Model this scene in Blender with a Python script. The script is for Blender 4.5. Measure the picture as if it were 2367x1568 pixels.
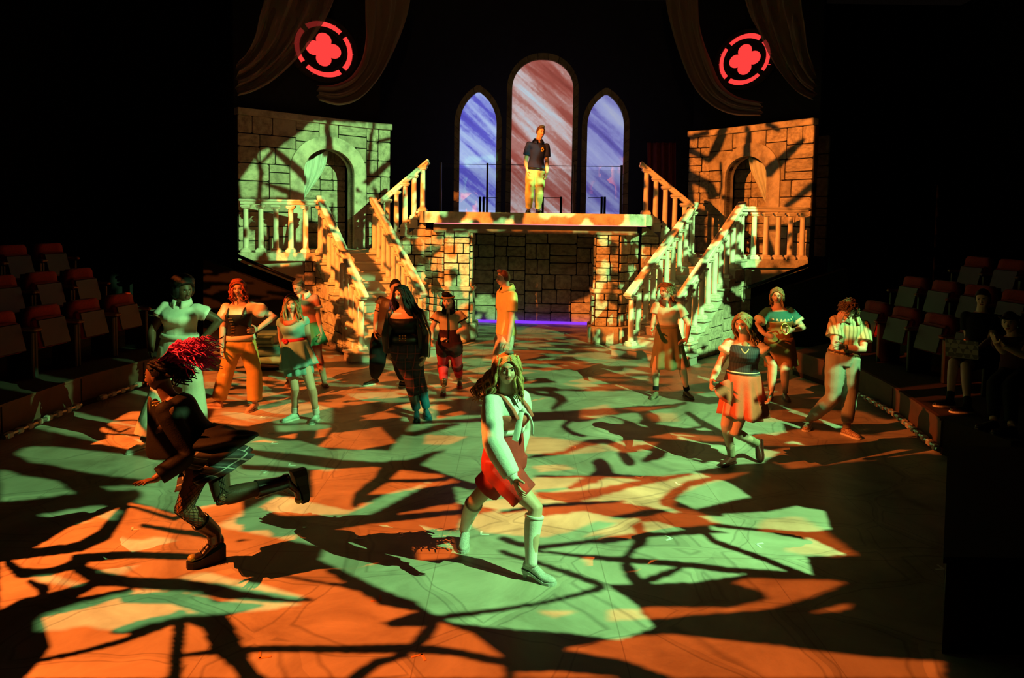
import bpy, bmesh, math, random
import numpy as np
from mathutils import Vector, Matrix, noise as mnoise

# ------------------------------------------------------------------ camera
for o in list(bpy.data.objects):
    bpy.data.objects.remove(o, do_unlink=True)
SC = bpy.context.scene
COL = SC.collection
F = 1650.0                       # focal length in photo pixels (frame 2367 x 1568)
CX, CY = 1183.5, 600.0           # principal point (slightly shifted lens)
CAM = np.array([0.0, 0.0, 2.55])
TH, RO = math.radians(3.36), 0.0148
_f = np.array([0, math.cos(TH), -math.sin(TH)])
_u0 = np.array([0, math.sin(TH), math.cos(TH)])
_r0 = np.array([1.0, 0, 0])
_r = math.cos(RO) * _r0 + math.sin(RO) * _u0
_u = -math.sin(RO) * _r0 + math.cos(RO) * _u0
cam = bpy.data.cameras.new('camera')
cam.sensor_fit = 'HORIZONTAL'
cam.sensor_width = 36.0
cam.lens = 36.0 * F / 2367.0
cam.shift_y = -(784.0 - CY) / 2367.0
cam.clip_end = 200
camo = bpy.data.objects.new('camera', cam)
COL.objects.link(camo)
M = Matrix.Identity(4)
for i in range(3):
    M[i][0] = _r[i]; M[i][1] = _u[i]; M[i][2] = -_f[i]; M[i][3] = CAM[i]
camo.matrix_world = M
SC.camera = camo

# ------------------------------------------------------------------ world, exposure
SC.view_settings.view_transform = 'Standard'
SC.view_settings.look = 'None'
SC.view_settings.gamma = 1.0
SC.view_settings.exposure = 0.0
SC.view_settings.use_curve_mapping = False
W = bpy.data.worlds.new('dark_theatre')
SC.world = W
W.use_nodes = True
W.node_tree.nodes['Background'].inputs[0].default_value = (0.75, 0.5, 0.35, 1)
W.node_tree.nodes['Background'].inputs[1].default_value = 0.0022

# stage lights (each shines through its own branch gobo, built further down)
L_ORANGE = np.array([-7.6, 3.6, 6.6])
L_GREEN = np.array([6.6, 2.6, 6.8])
def spot(name, loc, target, colr, power, angle, radius=0.0016):
    l = bpy.data.lights.new(name, 'SPOT')
    l.energy = power; l.color = colr; l.spot_size = math.radians(angle); l.spot_blend = 0.25
    l.shadow_soft_size = radius
    o = bpy.data.objects.new(name, l); COL.objects.link(o)
    o.location = loc
    o.rotation_euler = (Vector(target) - Vector(loc)).to_track_quat('-Z', 'Y').to_euler()
    return o
AIM_O = np.array([0.6, 10.4, 1.2]); AIM_G = np.array([-0.6, 10.2, 1.2])
orange_light = spot('orange_spot', L_ORANGE, AIM_O, (1.0, 0.180, 0.024), 9400, 92)
green_light = spot('green_spot', L_GREEN, AIM_G, (0.35, 1.0, 0.35), 8000, 96)
# second pair of fixtures for the set, and an added dim warm fill to lift unlit stonework
L_ORANGE2 = np.array([-6.4, 4.4, 7.0]); L_GREEN2 = np.array([5.6, 3.6, 7.1])
AIM_O2 = np.array([1.2, 15.2, 2.2]); AIM_G2 = np.array([-1.0, 15.2, 2.2])
orange_set = spot('orange_set_spot', L_ORANGE2, AIM_O2, (1.0, 0.235, 0.03), 21000, 60)
green_set = spot('green_set_spot', L_GREEN2, AIM_G2, (0.42, 1.0, 0.34), 16000, 60)
fill_light = spot('added_front_fill', (0, -2.5, 7.5), (0, 16.5, 4.2), (1.0, .55, .25), 420, 44, .25)
fill_light.data.spot_blend = .6

# ------------------------------------------------------------------ photo pixel <-> world
def ray(px, py):
    return _f + (px - CX) / F * _r + (CY - py) / F * _u
def atY(px, py, Y):
    d = ray(px, py); return CAM + d * (Y - CAM[1]) / d[1]
def atZ(px, py, z=0.0):
    d = ray(px, py); return CAM + d * (z - CAM[2]) / d[2]
def proj(P):
    d = np.asarray(P, float) - CAM
    w = d @ _f
    return CX + F * (d @ _r) / w, CY - F * (d @ _u) / w
def on_plane(px, py, A, B):
    """point of a pixel's ray on the vertical plane through plan points A and B"""
    d = ray(px, py)
    n = np.array([-(B[1] - A[1]), B[0] - A[0]])
    t = n @ (np.array(A[:2]) - CAM[:2]) / (n @ d[:2])
    return CAM + d * t

# ------------------------------------------------------------------ materials
MATS = {}
def _new(name):
    m = bpy.data.materials.new(name); m.use_nodes = True
    nt = m.node_tree
    return m, nt, nt.nodes['Principled BSDF']
def mat(name, c, rough=0.75, var=0.25, scale=6.0, bump=0.0, bscale=40.0, metal=0.0, spec=0.3, c2=None, sheen=0.0):
    """plain coloured material with procedural mottling and fine relief"""
    if name in MATS: return MATS[name]
    m, nt, b = _new(name)
    N = nt.nodes.new; L = nt.links.new
    tc = N('ShaderNodeTexCoord')
    nz = N('ShaderNodeTexNoise'); nz.inputs['Scale'].default_value = scale; nz.inputs['Detail'].default_value = 5
    L(tc.outputs['Object'], nz.inputs['Vector'])
    mx = N('ShaderNodeMix'); mx.data_type = 'RGBA'
    k = 1 - var
    c2 = c2 or tuple(x * k for x in c)
    mx.inputs['A'].default_value = (*c2, 1); mx.inputs['B'].default_value = (*[min(1, x * (1 + var * .4)) for x in c], 1)
    cr = N('ShaderNodeMapRange'); cr.inputs[1].default_value = .3; cr.inputs[2].default_value = .7
    L(nz.outputs['Fac'], cr.inputs[0]); L(cr.outputs[0], mx.inputs['Factor']); L(mx.outputs['Result'], b.inputs['Base Color'])
    b.inputs['Roughness'].default_value = rough; b.inputs['Metallic'].default_value = metal
    b.inputs['Specular IOR Level'].default_value = spec
    if sheen: b.inputs['Sheen Weight'].default_value = sheen
    if bump:
        n2 = N('ShaderNodeTexNoise'); n2.inputs['Scale'].default_value = bscale; n2.inputs['Detail'].default_value = 4
        L(tc.outputs['Object'], n2.inputs['Vector'])
        bp = N('ShaderNodeBump'); bp.inputs['Strength'].default_value = bump; bp.inputs['Distance'].default_value = .02
        L(n2.outputs['Fac'], bp.inputs['Height']); L(bp.outputs[0], b.inputs['Normal'])
    MATS[name] = m
    return m
def emat(name, c, s):
    if name in MATS: return MATS[name]
    m, nt, b = _new(name)
    b.inputs['Base Color'].default_value = (*[x * .3 for x in c], 1)
    b.inputs['Emission Color'].default_value = (*c, 1); b.inputs['Emission Strength'].default_value = s
    MATS[name] = m
    return m
def math_node(nt, op, a, b=None, clamp=False):
    n = nt.nodes.new('ShaderNodeMath'); n.operation = op; n.use_clamp = clamp
    for i, v in enumerate((a, b)):
        if v is None: continue
        if isinstance(v, (int, float)): n.inputs[i].default_value = v
        else: nt.links.new(v, n.inputs[i])
    return n.outputs[0]
def plaid(name, base, band, line, period=0.16, uv=False, lw=.06):
    """woven tartan: broad bands and thin lines both ways"""
    if name in MATS: return MATS[name]
    m, nt, b = _new(name)
    tc = nt.nodes.new('ShaderNodeTexCoord'); sp = nt.nodes.new('ShaderNodeSeparateXYZ')
    nt.links.new(tc.outputs['UV' if uv else 'Object'], sp.inputs[0])
    if uv: ax = [sp.outputs[0], sp.outputs[1]]
    else: ax = [math_node(nt, 'ADD', sp.outputs[0], math_node(nt, 'MULTIPLY', sp.outputs[1], .6)), sp.outputs[2]]
    mask = None; lines = None
    for a in ax:
        fr = math_node(nt, 'FRACT', math_node(nt, 'DIVIDE', a, period))
        bd = math_node(nt, 'LESS_THAN', fr, .42)
        ln = math_node(nt, 'LESS_THAN', math_node(nt, 'ABSOLUTE', math_node(nt, 'SUBTRACT', fr, .72)), lw)
        mask = bd if mask is None else math_node(nt, 'ADD', mask, bd)
        lines = ln if lines is None else math_node(nt, 'MAXIMUM', lines, ln)
    m1 = nt.nodes.new('ShaderNodeMix'); m1.data_type = 'RGBA'
    m1.inputs['A'].default_value = (*base, 1); m1.inputs['B'].default_value = (*band, 1)
    nt.links.new(math_node(nt, 'MULTIPLY', mask, .5), m1.inputs['Factor'])
    m2 = nt.nodes.new('ShaderNodeMix'); m2.data_type = 'RGBA'
    nt.links.new(m1.outputs['Result'], m2.inputs['A']); m2.inputs['B'].default_value = (*line, 1)
    nt.links.new(math_node(nt, 'MULTIPLY', lines, .85), m2.inputs['Factor'])
    nt.links.new(m2.outputs['Result'], b.inputs['Base Color'])
    b.inputs['Roughness'].default_value = .8
    MATS[name] = m
    return m
def stripes(name, c1, c2, period, axis=0, ratio=.5, uv=False):
    if name in MATS: return MATS[name]
    m, nt, b = _new(name)
    tc = nt.nodes.new('ShaderNodeTexCoord'); sp = nt.nodes.new('ShaderNodeSeparateXYZ')
    nt.links.new(tc.outputs['UV' if uv else 'Object'], sp.inputs[0])
    fr = math_node(nt, 'FRACT', math_node(nt, 'DIVIDE', sp.outputs[axis], period))
    k = math_node(nt, 'LESS_THAN', fr, ratio)
    mx = nt.nodes.new('ShaderNodeMix'); mx.data_type = 'RGBA'
    mx.inputs['A'].default_value = (*c1, 1); mx.inputs['B'].default_value = (*c2, 1)
    nt.links.new(k, mx.inputs['Factor']); nt.links.new(mx.outputs['Result'], b.inputs['Base Color'])
    b.inputs['Roughness'].default_value = .8
    MATS[name] = m
    return m
def checker(name, c1, c2, s):
    if name in MATS: return MATS[name]
    m, nt, b = _new(name)
    tc = nt.nodes.new('ShaderNodeTexCoord'); ck = nt.nodes.new('ShaderNodeTexChecker')
    ck.inputs['Scale'].default_value = s
    ck.inputs['Color1'].default_value = (*c1, 1); ck.inputs['Color2'].default_value = (*c2, 1)
    nt.links.new(tc.outputs['Object'], ck.inputs['Vector']); nt.links.new(ck.outputs[0], b.inputs['Base Color'])
    MATS[name] = m
    return m

# ------------------------------------------------------------------ mesh building
ORG = {}
def _nrm(v):
    v = np.asarray(v, float); n = np.linalg.norm(v)
    return v / n if n > 1e-9 else v
class MB:
    """collects shapes (world coordinates) and links them as ONE mesh object"""
    def __init__(s): s.v = []; s.f = []; s.uv = {}
    def add(s, vs, fs):
        o = len(s.v); s.v.extend([tuple(map(float, p)) for p in vs]); s.f.extend([tuple(i + o for i in f) for f in fs]); return s
    def box(s, c, d, X=(1, 0, 0), Y=(0, 1, 0), Z=(0, 0, 1), bev=0.0):
        """box with centre c, full sizes d, along the axes; bev chamfers the upright and level edges"""
        c = np.asarray(c, float); A = [_nrm(X), _nrm(Y), _nrm(Z)]; h = [x / 2 for x in d]
        if bev <= 0:
            vs = [c + A[0] * h[0] * i + A[1] * h[1] * j + A[2] * h[2] * k for k in (-1, 1) for j in (-1, 1) for i in (-1, 1)]
            return s.add(vs, [(0, 2, 3, 1), (4, 5, 7, 6), (0, 1, 5, 4), (2, 6, 7, 3), (0, 4, 6, 2), (1, 3, 7, 5)])
        b = min(bev, min(h) * .9)
        rings = []
        for k, ins in ((-1, b), (-1, 0), (1, 0), (1, b)):
            z = h[2] * k - (k * b if ins == 0 else 0)
            x, y = h[0] - ins, h[1] - ins
            bb = b if ins == 0 else b * .6
            pts = [(x, -y + bb), (x, y - bb), (x - bb, y), (-x + bb, y), (-x, y - bb), (-x, -y + bb), (-x + bb, -y), (x - bb, -y)]
            rings.append([c + A[0] * p[0] + A[1] * p[1] + A[2] * z for p in pts])
        return s.loft(rings)
    def loft(s, rings, caps=True, closed=True):
        n = len(rings[0]); vs = [p for r in rings for p in r]; fs = []
        for i in range(len(rings) - 1):
            for j in range(n if closed else n - 1):
                a = i * n + j; b = i * n + (j + 1) % n
                fs.append((a, b, b + n, a + n))
        if caps and closed:
            fs.append(tuple(range(n - 1, -1, -1))); fs.append(tuple((len(rings) - 1) * n + j for j in range(n)))
        return s.add(vs, fs)
    def tube(s, pts, rad, n=10, caps=True, up=None, flat=None):
        pts = [np.asarray(p, float) for p in pts]; m = len(pts)
        if not hasattr(rad, '__len__'): rad = [rad] * m
        if flat is None: flat = [1.0] * m
        elif not hasattr(flat, '__len__'): flat = [flat] * m
        rings = []; u = None
        for i, p in enumerate(pts):
            t = _nrm(pts[min(i + 1, m - 1)] - pts[max(i - 1, 0)])
            if u is None:
                h = np.asarray(up, float) if up is not None else (np.array([0, 0, 1.]) if abs(t[2]) < .9 else np.array([1., 0, 0]))
                u = h
            u = _nrm(u - t * (u @ t)); w = np.cross(t, u)
            rings.append([p + (u * math.cos(a) * flat[i] + w * math.sin(a)) * rad[i] for a in [2 * math.pi * k / n for k in range(n)]])
        return s.loft(rings, caps)
    def ell(s, c, r, X=(1, 0, 0), Y=(0, 1, 0), Z=(0, 0, 1), n=14, m=9):
        c = np.asarray(c, float); X, Y, Z = _nrm(X), _nrm(Y), _nrm(Z); rings = []
        for i in range(1, m):
            a = math.pi * i / m
            rings.append([c - Z * r[2] * math.cos(a) + (X * r[0] * math.cos(b) + Y * r[1] * math.sin(b)) * math.sin(a) for b in [2 * math.pi * k / n for k in range(n)]])
        vs = [p for q in rings for p in q]; o = len(vs); vs += [c - Z * r[2], c + Z * r[2]]; fs = []
        for i in range(m - 2):
            for j in range(n):
                a = i * n + j; b = i * n + (j + 1) % n; fs.append((a, b, b + n, a + n))
        for j in range(n):
            fs.append((o, (j + 1) % n, j)); fs.append((o + 1, (m - 2) * n + j, (m - 2) * n + (j + 1) % n))
        return s.add(vs, fs)
    def prism(s, poly, off):
        """closed prism: polygon (list of 3-D points) swept by vector off"""
        n = len(poly); off = np.asarray(off, float)
        vs = [np.asarray(p, float) for p in poly]; vs = vs + [p + off for p in vs]
        fs = [tuple(range(n - 1, -1, -1)), tuple(range(n, 2 * n))] + [(i, (i + 1) % n, (i + 1) % n + n, i + n) for i in range(n)]
        return s.add(vs, fs)
    def grid(s, P, closed_u=False):
        """open sheet from a 2-D list of points"""
        m, n = len(P), len(P[0]); fs = []
        for i in range(m - 1):
            for j in range(n if closed_u else n - 1):
                fs.append((i * n + j, i * n + (j + 1) % n, (i + 1) * n + (j + 1) % n, (i + 1) * n + j))
        return s.add([p for r in P for p in r], fs)
    def build(s, name, material, parent=None, smooth=False, voxel=None, sm=0, solid=0.0, sub=0, bevel=0.0, wire=0.0, normals=True):
        org = ORG.get(parent.name, np.zeros(3)) if parent else (np.mean(np.array(s.v), 0) * np.array([1, 1, 0]) + np.array([0, 0, min(p[2] for p in s.v)]) if s.v else np.zeros(3))
        V = np.array(s.v) - org
        me = bpy.data.meshes.new(name); me.from_pydata([tuple(p) for p in V], [], s.f)
        if normals:
            bm = bmesh.new(); bm.from_mesh(me); bmesh.ops.recalc_face_normals(bm, faces=bm.faces); bm.to_mesh(me); bm.free()
        ob = bpy.data.objects.new(name, me); COL.objects.link(ob)
        if wire:
            w = ob.modifiers.new('w', 'WIREFRAME'); w.thickness = wire; w.use_even_offset = False
        if voxel:
            r = ob.modifiers.new('r', 'REMESH'); r.mode = 'VOXEL'; r.voxel_size = voxel; r.use_smooth_shade = True
        if sm:
            q = ob.modifiers.new('s', 'SMOOTH'); q.factor = .5; q.iterations = sm
        if solid:
            q = ob.modifiers.new('t', 'SOLIDIFY'); q.thickness = solid; q.offset = 0
        if sub:
            q = ob.modifiers.new('u', 'SUBSURF'); q.levels = sub; q.render_levels = sub
        if bevel:
            q = ob.modifiers.new('b', 'BEVEL'); q.width = bevel; q.segments = 2; q.limit_method = 'ANGLE'
        if ob.modifiers:
            dg = bpy.context.evaluated_depsgraph_get(); dg.update()
            nm = bpy.data.meshes.new_from_object(ob.evaluated_get(dg)); nm.name = name
            ob.modifiers.clear(); ob.data = nm; bpy.data.meshes.remove(me); me = nm
        if smooth: me.polygons.foreach_set('use_smooth', [True] * len(me.polygons))
        me.materials.clear()
        me.materials.append(material)
        if parent: ob.parent = parent
        else: ob.location = org
        ORG[ob.name] = org
        return ob
def thing(name, label, cat, loc, group=None, kind=None):
    o = bpy.data.objects.new(name, None); COL.objects.link(o); o.location = [float(x) for x in loc]
    o.empty_display_size = .1
    ORG[o.name] = np.asarray(loc, float)
    return tag(o, label, cat, group, kind)
def tag(o, label, cat=None, group=None, kind=None):
    if label: o['label'] = label
    if cat: o['category'] = cat
    if group: o['group'] = group
    if kind: o['kind'] = kind
    return o
def cr(pts, k=5):
    """Catmull-Rom through points"""
    P = [np.asarray(p, float) for p in pts]; out = []
    for i in range(len(P) - 1):
        a = P[max(i - 1, 0)]; b = P[i]; c = P[i + 1]; d = P[min(i + 2, len(P) - 1)]
        for j in range(k):
            t = j / k
            out.append(.5 * (2 * b + (c - a) * t + (2 * a - 5 * b + 4 * c - d) * t * t + (3 * b - a - 3 * c + d) * t ** 3))
    out.append(P[-1]); return out
# ------------------------------------------------------------------ shared materials
def stone_mat(name, c):
    """scenic-painted stone: warm tan with smoky brushed patches"""
    if name in MATS: return MATS[name]
    m, nt, b = _new(name)
    N = nt.nodes.new; L = nt.links.new
    tc = N('ShaderNodeTexCoord'); oi = N('ShaderNodeObjectInfo')
    ad = N('ShaderNodeVectorMath'); ad.operation = 'ADD'
    L(tc.outputs['Object'], ad.inputs[0])
    cb = N('ShaderNodeCombineXYZ'); mm = math_node(nt, 'MULTIPLY', oi.outputs['Random'], 37.0)
    L(mm, cb.inputs[0]); L(mm, cb.inputs[1]); L(cb.outputs[0], ad.inputs[1])
    n1 = N('ShaderNodeTexNoise'); n1.inputs['Scale'].default_value = 3.2; n1.inputs['Detail'].default_value = 7; n1.inputs['Roughness'].default_value = .65
    L(ad.outputs[0], n1.inputs['Vector'])
    rp = N('ShaderNodeValToRGB'); e = rp.color_ramp.elements
    e[0].position = .36; e[0].color = (*[x * .5 for x in c], 1); e[1].position = .6; e[1].color = (*c, 1)
    L(n1.outputs['Fac'], rp.inputs[0])
    hs = N('ShaderNodeHueSaturation'); L(rp.outputs[0], hs.inputs['Color'])
    L(math_node(nt, 'ADD', math_node(nt, 'MULTIPLY', oi.outputs['Random'], .3), .82), hs.inputs['Value'])
    L(hs.outputs[0], b.inputs['Base Color']); b.inputs['Roughness'].default_value = .85; b.inputs['Specular IOR Level'].default_value = .2
    n2 = N('ShaderNodeTexNoise'); n2.inputs['Scale'].default_value = 30; L(ad.outputs[0], n2.inputs['Vector'])
    bp = N('ShaderNodeBump'); bp.inputs['Strength'].default_value = .35; bp.inputs['Distance'].default_value = .02
    L(n2.outputs['Fac'], bp.inputs['Height']); L(bp.outputs[0], b.inputs['Normal'])
    MATS[name] = m
    return m
STONE = stone_mat('painted_stone', (.50, .44, .34))
STONE2 = stone_mat('pale_painted_stone', (.62, .56, .45))
JOINT = mat('black_joint', (.012, .010, .008), .9)
RAILM = mat('painted_balustrade', (.66, .60, .50), .55, .15, 5, .05)
TREAD = mat('painted_step', (.52, .50, .42), .6, .2, 4)
BLACK = mat('black_paint', (.006, .006, .006), .8, .2)
BLACKM = mat('black_metal', (.01, .01, .01), .4, .2, metal=.6)
DRK = mat('dark_masking', (.012, .013, .016), .95, .2)

# ------------------------------------------------------------------ floor
def floor_mat():
    m, nt, b = _new('painted_stage_floor')
    N = nt.nodes.new; L = nt.links.new
    tc = N('ShaderNodeTexCoord')
    ns = N('ShaderNodeTexNoise'); ns.inputs['Scale'].default_value = 1.6; ns.inputs['Detail'].default_value = 2
    L(tc.outputs['Object'], ns.inputs['Vector'])
    ad = N('ShaderNodeVectorMath'); ad.operation = 'MULTIPLY_ADD'
    L(ns.outputs['Color'], ad.inputs[0]); ad.inputs[1].default_value = (.30, .30, 0); L(tc.outputs['Object'], ad.inputs[2])
    mp = N('ShaderNodeMapping'); mp.inputs['Rotation'].default_value = (0, 0, .5); mp.inputs['Scale'].default_value = (1.05, 1.5, 0)
    L(ad.outputs[0], mp.inputs['Vector'])
    vo = N('ShaderNodeTexVoronoi'); vo.feature = 'DISTANCE_TO_EDGE'; vo.inputs['Scale'].default_value = 1.0; vo.inputs['Randomness'].default_value = .75
    L(mp.outputs[0], vo.inputs['Vector'])
    vc = N('ShaderNodeTexVoronoi'); vc.inputs['Scale'].default_value = 1.0; vc.inputs['Randomness'].default_value = .75; L(mp.outputs[0], vc.inputs['Vector'])
    # dark painted outline some way in from the joint, like the scenic drawing
    ln = N('ShaderNodeValToRGB'); e = ln.color_ramp.elements
    e[0].position = 0; e[0].color = (.9, .9, .9, 1); e[1].position = 1; e[1].color = (1, 1, 1, 1)
    for p, v in ((.035, .95), (.05, .62), (.062, .98)):
        q = ln.color_ramp.elements.new(p); q.color = (v, v, v, 1)
    L(vo.outputs['Distance'], ln.inputs[0])
    n1 = N('ShaderNodeTexNoise'); n1.inputs['Scale'].default_value = 1.3; n1.inputs['Detail'].default_value = 8; n1.inputs['Roughness'].default_value = .62; n1.inputs['Distortion'].default_value = .9
    L(tc.outputs['Object'], n1.inputs['Vector'])
    rp = N('ShaderNodeValToRGB'); e = rp.color_ramp.elements
    e[0].position = .33; e[0].color = (.30, .25, .185, 1); e[1].position = .68; e[1].color = (.56, .50, .39, 1)
    L(n1.outputs['Fac'], rp.inputs[0])
    m1 = N('ShaderNodeMix'); m1.data_type = 'RGBA'; m1.blend_type = 'MULTIPLY'; m1.inputs['Factor'].default_value = 1
    L(rp.outputs[0], m1.inputs['A']); L(ln.outputs[0], m1.inputs['B'])
    hs = N('ShaderNodeHueSaturation'); L(m1.outputs['Result'], hs.inputs['Color'])
    sx = N('ShaderNodeSeparateColor'); L(vc.outputs['Color'], sx.inputs[0])
    L(math_node(nt, 'ADD', math_node(nt, 'MULTIPLY', sx.outputs[0], .35), .85), hs.inputs['Value'])
    # board seams of the stage deck
    sp = N('ShaderNodeSeparateXYZ'); L(tc.outputs['Object'], sp.inputs[0])
    sm = None
    for a, per, off in ((sp.outputs[0], 1.22, .53), (sp.outputs[1], 2.44, .8)):
        fr = math_node(nt, 'FRACT', math_node(nt, 'DIVIDE', math_node(nt, 'ADD', a, off), per))
        q = math_node(nt, 'LESS_THAN', fr, .006 if per < 2 else .003)
        sm = q if sm is None else math_node(nt, 'MAXIMUM', sm, q)
    m2 = N('ShaderNodeMix'); m2.data_type = 'RGBA'; L(hs.outputs[0], m2.inputs['A']); m2.inputs['B'].default_value = (.2, .16, .11, 1)
    L(math_node(nt, 'MULTIPLY', sm, .6), m2.inputs['Factor'])
    # pale scuffs
    wv = N('ShaderNodeTexNoise'); wv.inputs['Scale'].default_value = 1.0; wv.inputs['Detail'].default_value = 6
    mq = N('ShaderNodeMapping'); mq.inputs['Scale'].default_value = (2, 26, 1); mq.inputs['Rotation'].default_value = (0, 0, .35)
    L(tc.outputs['Object'], mq.inputs['Vector']); L(mq.outputs[0], wv.inputs['Vector'])
    sc = N('ShaderNodeMapRange'); sc.inputs[1].default_value = .70; sc.inputs[2].default_value = .78; L(wv.outputs['Fac'], sc.inputs[0])
    m3 = N('ShaderNodeMix'); m3.data_type = 'RGBA'; L(m2.outputs['Result'], m3.inputs['A']); m3.inputs['B'].default_value = (.75, .7, .58, 1)
    L(math_node(nt, 'MULTIPLY', sc.outputs[0], .35), m3.inputs['Factor'])
    L(m3.outputs['Result'], b.inputs['Base Color'])
    b.inputs['Roughness'].default_value = .42; b.inputs['Specular IOR Level'].default_value = .25
    bp = N('ShaderNodeBump'); bp.inputs['Strength'].default_value = .12; bp.inputs['Distance'].default_value = .01
    L(n1.outputs['Fac'], bp.inputs['Height']); L(bp.outputs[0], b.inputs['Normal'])
    return m
fl = MB().box((0, 8.5, -.05), (22, 24, .1)).build('floor', floor_mat())
tag(fl, 'stage floor painted like large worn flagstones', None, None, 'structure')
bw = MB().box((0, 19.6, 4.2), (26, .2, 8.4)).build('wall_back', DRK); tag(bw, 'black masking wall behind the castle set', kind='structure')
for sx, nm in ((-1, 'left'), (1, 'right')):
    w = MB().box((sx * 12, 9, 4.2), (.2, 22, 8.4)).build('wall_' + nm, DRK)
    tag(w, 'dark auditorium wall behind the seats on the %s' % nm, kind='structure')

# ------------------------------------------------------------------ stone cladding
def _unit_block():
    mb = MB().box((0, 0, 0), (1, 1, 1), bev=.06)
    me = bpy.data.meshes.new('block'); me.from_pydata(mb.v, [], mb.f)
    bm = bmesh.new(); bm.from_mesh(me); bmesh.ops.recalc_face_normals(bm, faces=bm.faces); bm.to_mesh(me); bm.free()
    me.materials.append(STONE); return me
UB = _unit_block()
def ashlar(x0, x1, z0, z1, rnd, wm, hm):
    """random coursed ashlar: guillotine split of a rectangle"""
    w, h = x1 - x0, z1 - z0
    if w > wm * 1.35 or h > hm * 1.35 or (w * h > wm * hm * .95 and rnd.random() < .75):
        if w / wm > h / hm:
            c = x0 + w * rnd.uniform(.36, .64); return ashlar(x0, c, z0, z1, rnd, wm, hm) + ashlar(c, x1, z0, z1, rnd, wm, hm)
        c = z0 + h * rnd.uniform(.38, .62); return ashlar(x0, x1, z0, c, rnd, wm, hm) + ashlar(x0, x1, c, z1, rnd, wm, hm)
    return [(x0, x1, z0, z1)]
def clip(poly, f):
    out = []
    for i, p in enumerate(poly):
        q = poly[(i + 1) % len(poly)]; a, b = f(p), f(q)
        if a >= 0: out.append(p)
        if a * b < 0:
            t = a / (a - b); out.append((p[0] + (q[0] - p[0]) * t, p[1] + (q[1] - p[1]) * t))
    return out
def plane_axes(A, B):
    A = np.array([A[0], A[1], 0.]); B = np.array([B[0], B[1], 0.]); e = _nrm(B - A); n = np.array([e[1], -e[0], 0])
    if n @ (CAM - (A + B) / 2) < 0: n = -n
    return A, e, n, np.linalg.norm(B - A)
def cladding(parent, A, B, z0, z1, seed, wm=.55, hm=.34, gap=.022, thick=.045, arch=None, top=None, zoff=None):
    """stone blocks, each its own object, on the vertical plane A-B; arch = (s, half width, spring z, rise); top(s) limits the height"""
    A0, e, n, Lg = plane_axes(A, B); rnd = random.Random(seed); org = ORG[parent.name]
    ang = math.atan2(e[1], e[0])
    for (x0, x1, a0, a1) in ashlar(0, Lg, z0, z1, rnd, wm, hm):
        x0 += gap / 2; x1 -= gap / 2; a0 += gap / 2; a1 -= gap / 2
        t = thick * rnd.uniform(.75, 1.2)
        polys = [[(x0, a0), (x1, a0), (x1, a1), (x0, a1)]]; whole = True
        if top is not None:
            s0, s1 = top(x0), top(x1)
            if min(s0, s1) < a1:
                whole = False
                k = (s1 - s0) / (x1 - x0)
                polys = [clip(polys[0], lambda p: s0 + k * (p[0] - x0) - p[1])]
        if arch is not None:
            cxx, aw, sp, rise = arch
            def half(z): return aw if z <= sp else (aw * math.sqrt(max(0, 1 - ((z - sp) / rise) ** 2)) if z < sp + rise else 0)
            if x1 > cxx - aw and x0 < cxx + aw and a0 < sp + rise:
                whole = False; polys = []
                for sd in (-1, 1):
                    lo, hi = (x0, min(x1, cxx)) if sd < 0 else (max(x0, cxx), x1)
                    if hi - lo < .02: continue
                    zs = np.linspace(a0, a1, 9); near = []; far = []
                    for z in zs:
                        h = half(z)
                        v = min(hi, cxx - h) if sd < 0 else max(lo, cxx + h)
                        near.append((v, z)); far.append((lo if sd < 0 else hi, z))
                    ok = [i for i in range(9) if (near[i][0] - far[i][0]) * (-sd) > .02]
                    if len(ok) < 2: continue
                    P = [near[i] for i in ok] + [far[i] for i in reversed(ok)]
                    polys.append(P)
        if whole:
            o = bpy.data.objects.new('block', UB); COL.objects.link(o); o.parent = parent
            c = A0 + e * (x0 + x1) / 2 + n * t / 2; c = np.array([c[0], c[1], (a0 + a1) / 2]) - org
            o.location = c; o.rotation_euler = (0, 0, ang); o.scale = (x1 - x0, t, a1 - a0)
        else:
            for P in polys:
                if len(P) < 3: continue
                area = abs(sum(P[i][0] * P[(i + 1) % len(P)][1] - P[(i + 1) % len(P)][0] * P[i][1] for i in range(len(P)))) / 2
                if area < .004: continue
                MB().prism([A0 + e * p[0] + np.array([0, 0, p[1]]) for p in P], n * t).build('block', STONE, parent)
def arch_pts(arch, k=24):
    cxx, aw, sp, rise = arch
    return [(cxx - aw * math.cos(math.pi * i / k), sp + rise * math.sin(math.pi * i / k)) for i in range(k + 1)]

# ------------------------------------------------------------------ balustrades
def _me(mb, name, m, smooth=False):
    me = bpy.data.meshes.new(name); me.from_pydata(mb.v, [], mb.f)
    bm = bmesh.new(); bm.from_mesh(me); bmesh.ops.recalc_face_normals(bm, faces=bm.faces); bm.to_mesh(me); bm.free()
    if smooth: me.polygons.foreach_set('use_smooth', [len(p.vertices) == 4 for p in me.polygons])
    me.materials.append(m); return me
COLM = _me(MB().tube([(0, 0, 0), (0, 0, .03), (0, 0, .4), (0, 0, .77), (0, 0, .80)], [.062, .056, .053, .050, .056], 14), 'baluster', RAILM, True)
BASEM = _me(MB().box((0, 0, -.055), (.19, .19, .06), bev=.008).box((0, 0, -.012), (.155, .155, .03), bev=.008), 'baluster_base', RAILM)
CAPM = _me(MB().box((0, 0, .815), (.15, .15, .03), bev=.008).box((0, 0, .85), (.18, .18, .045), bev=.008), 'baluster_cap', RAILM)
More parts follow.
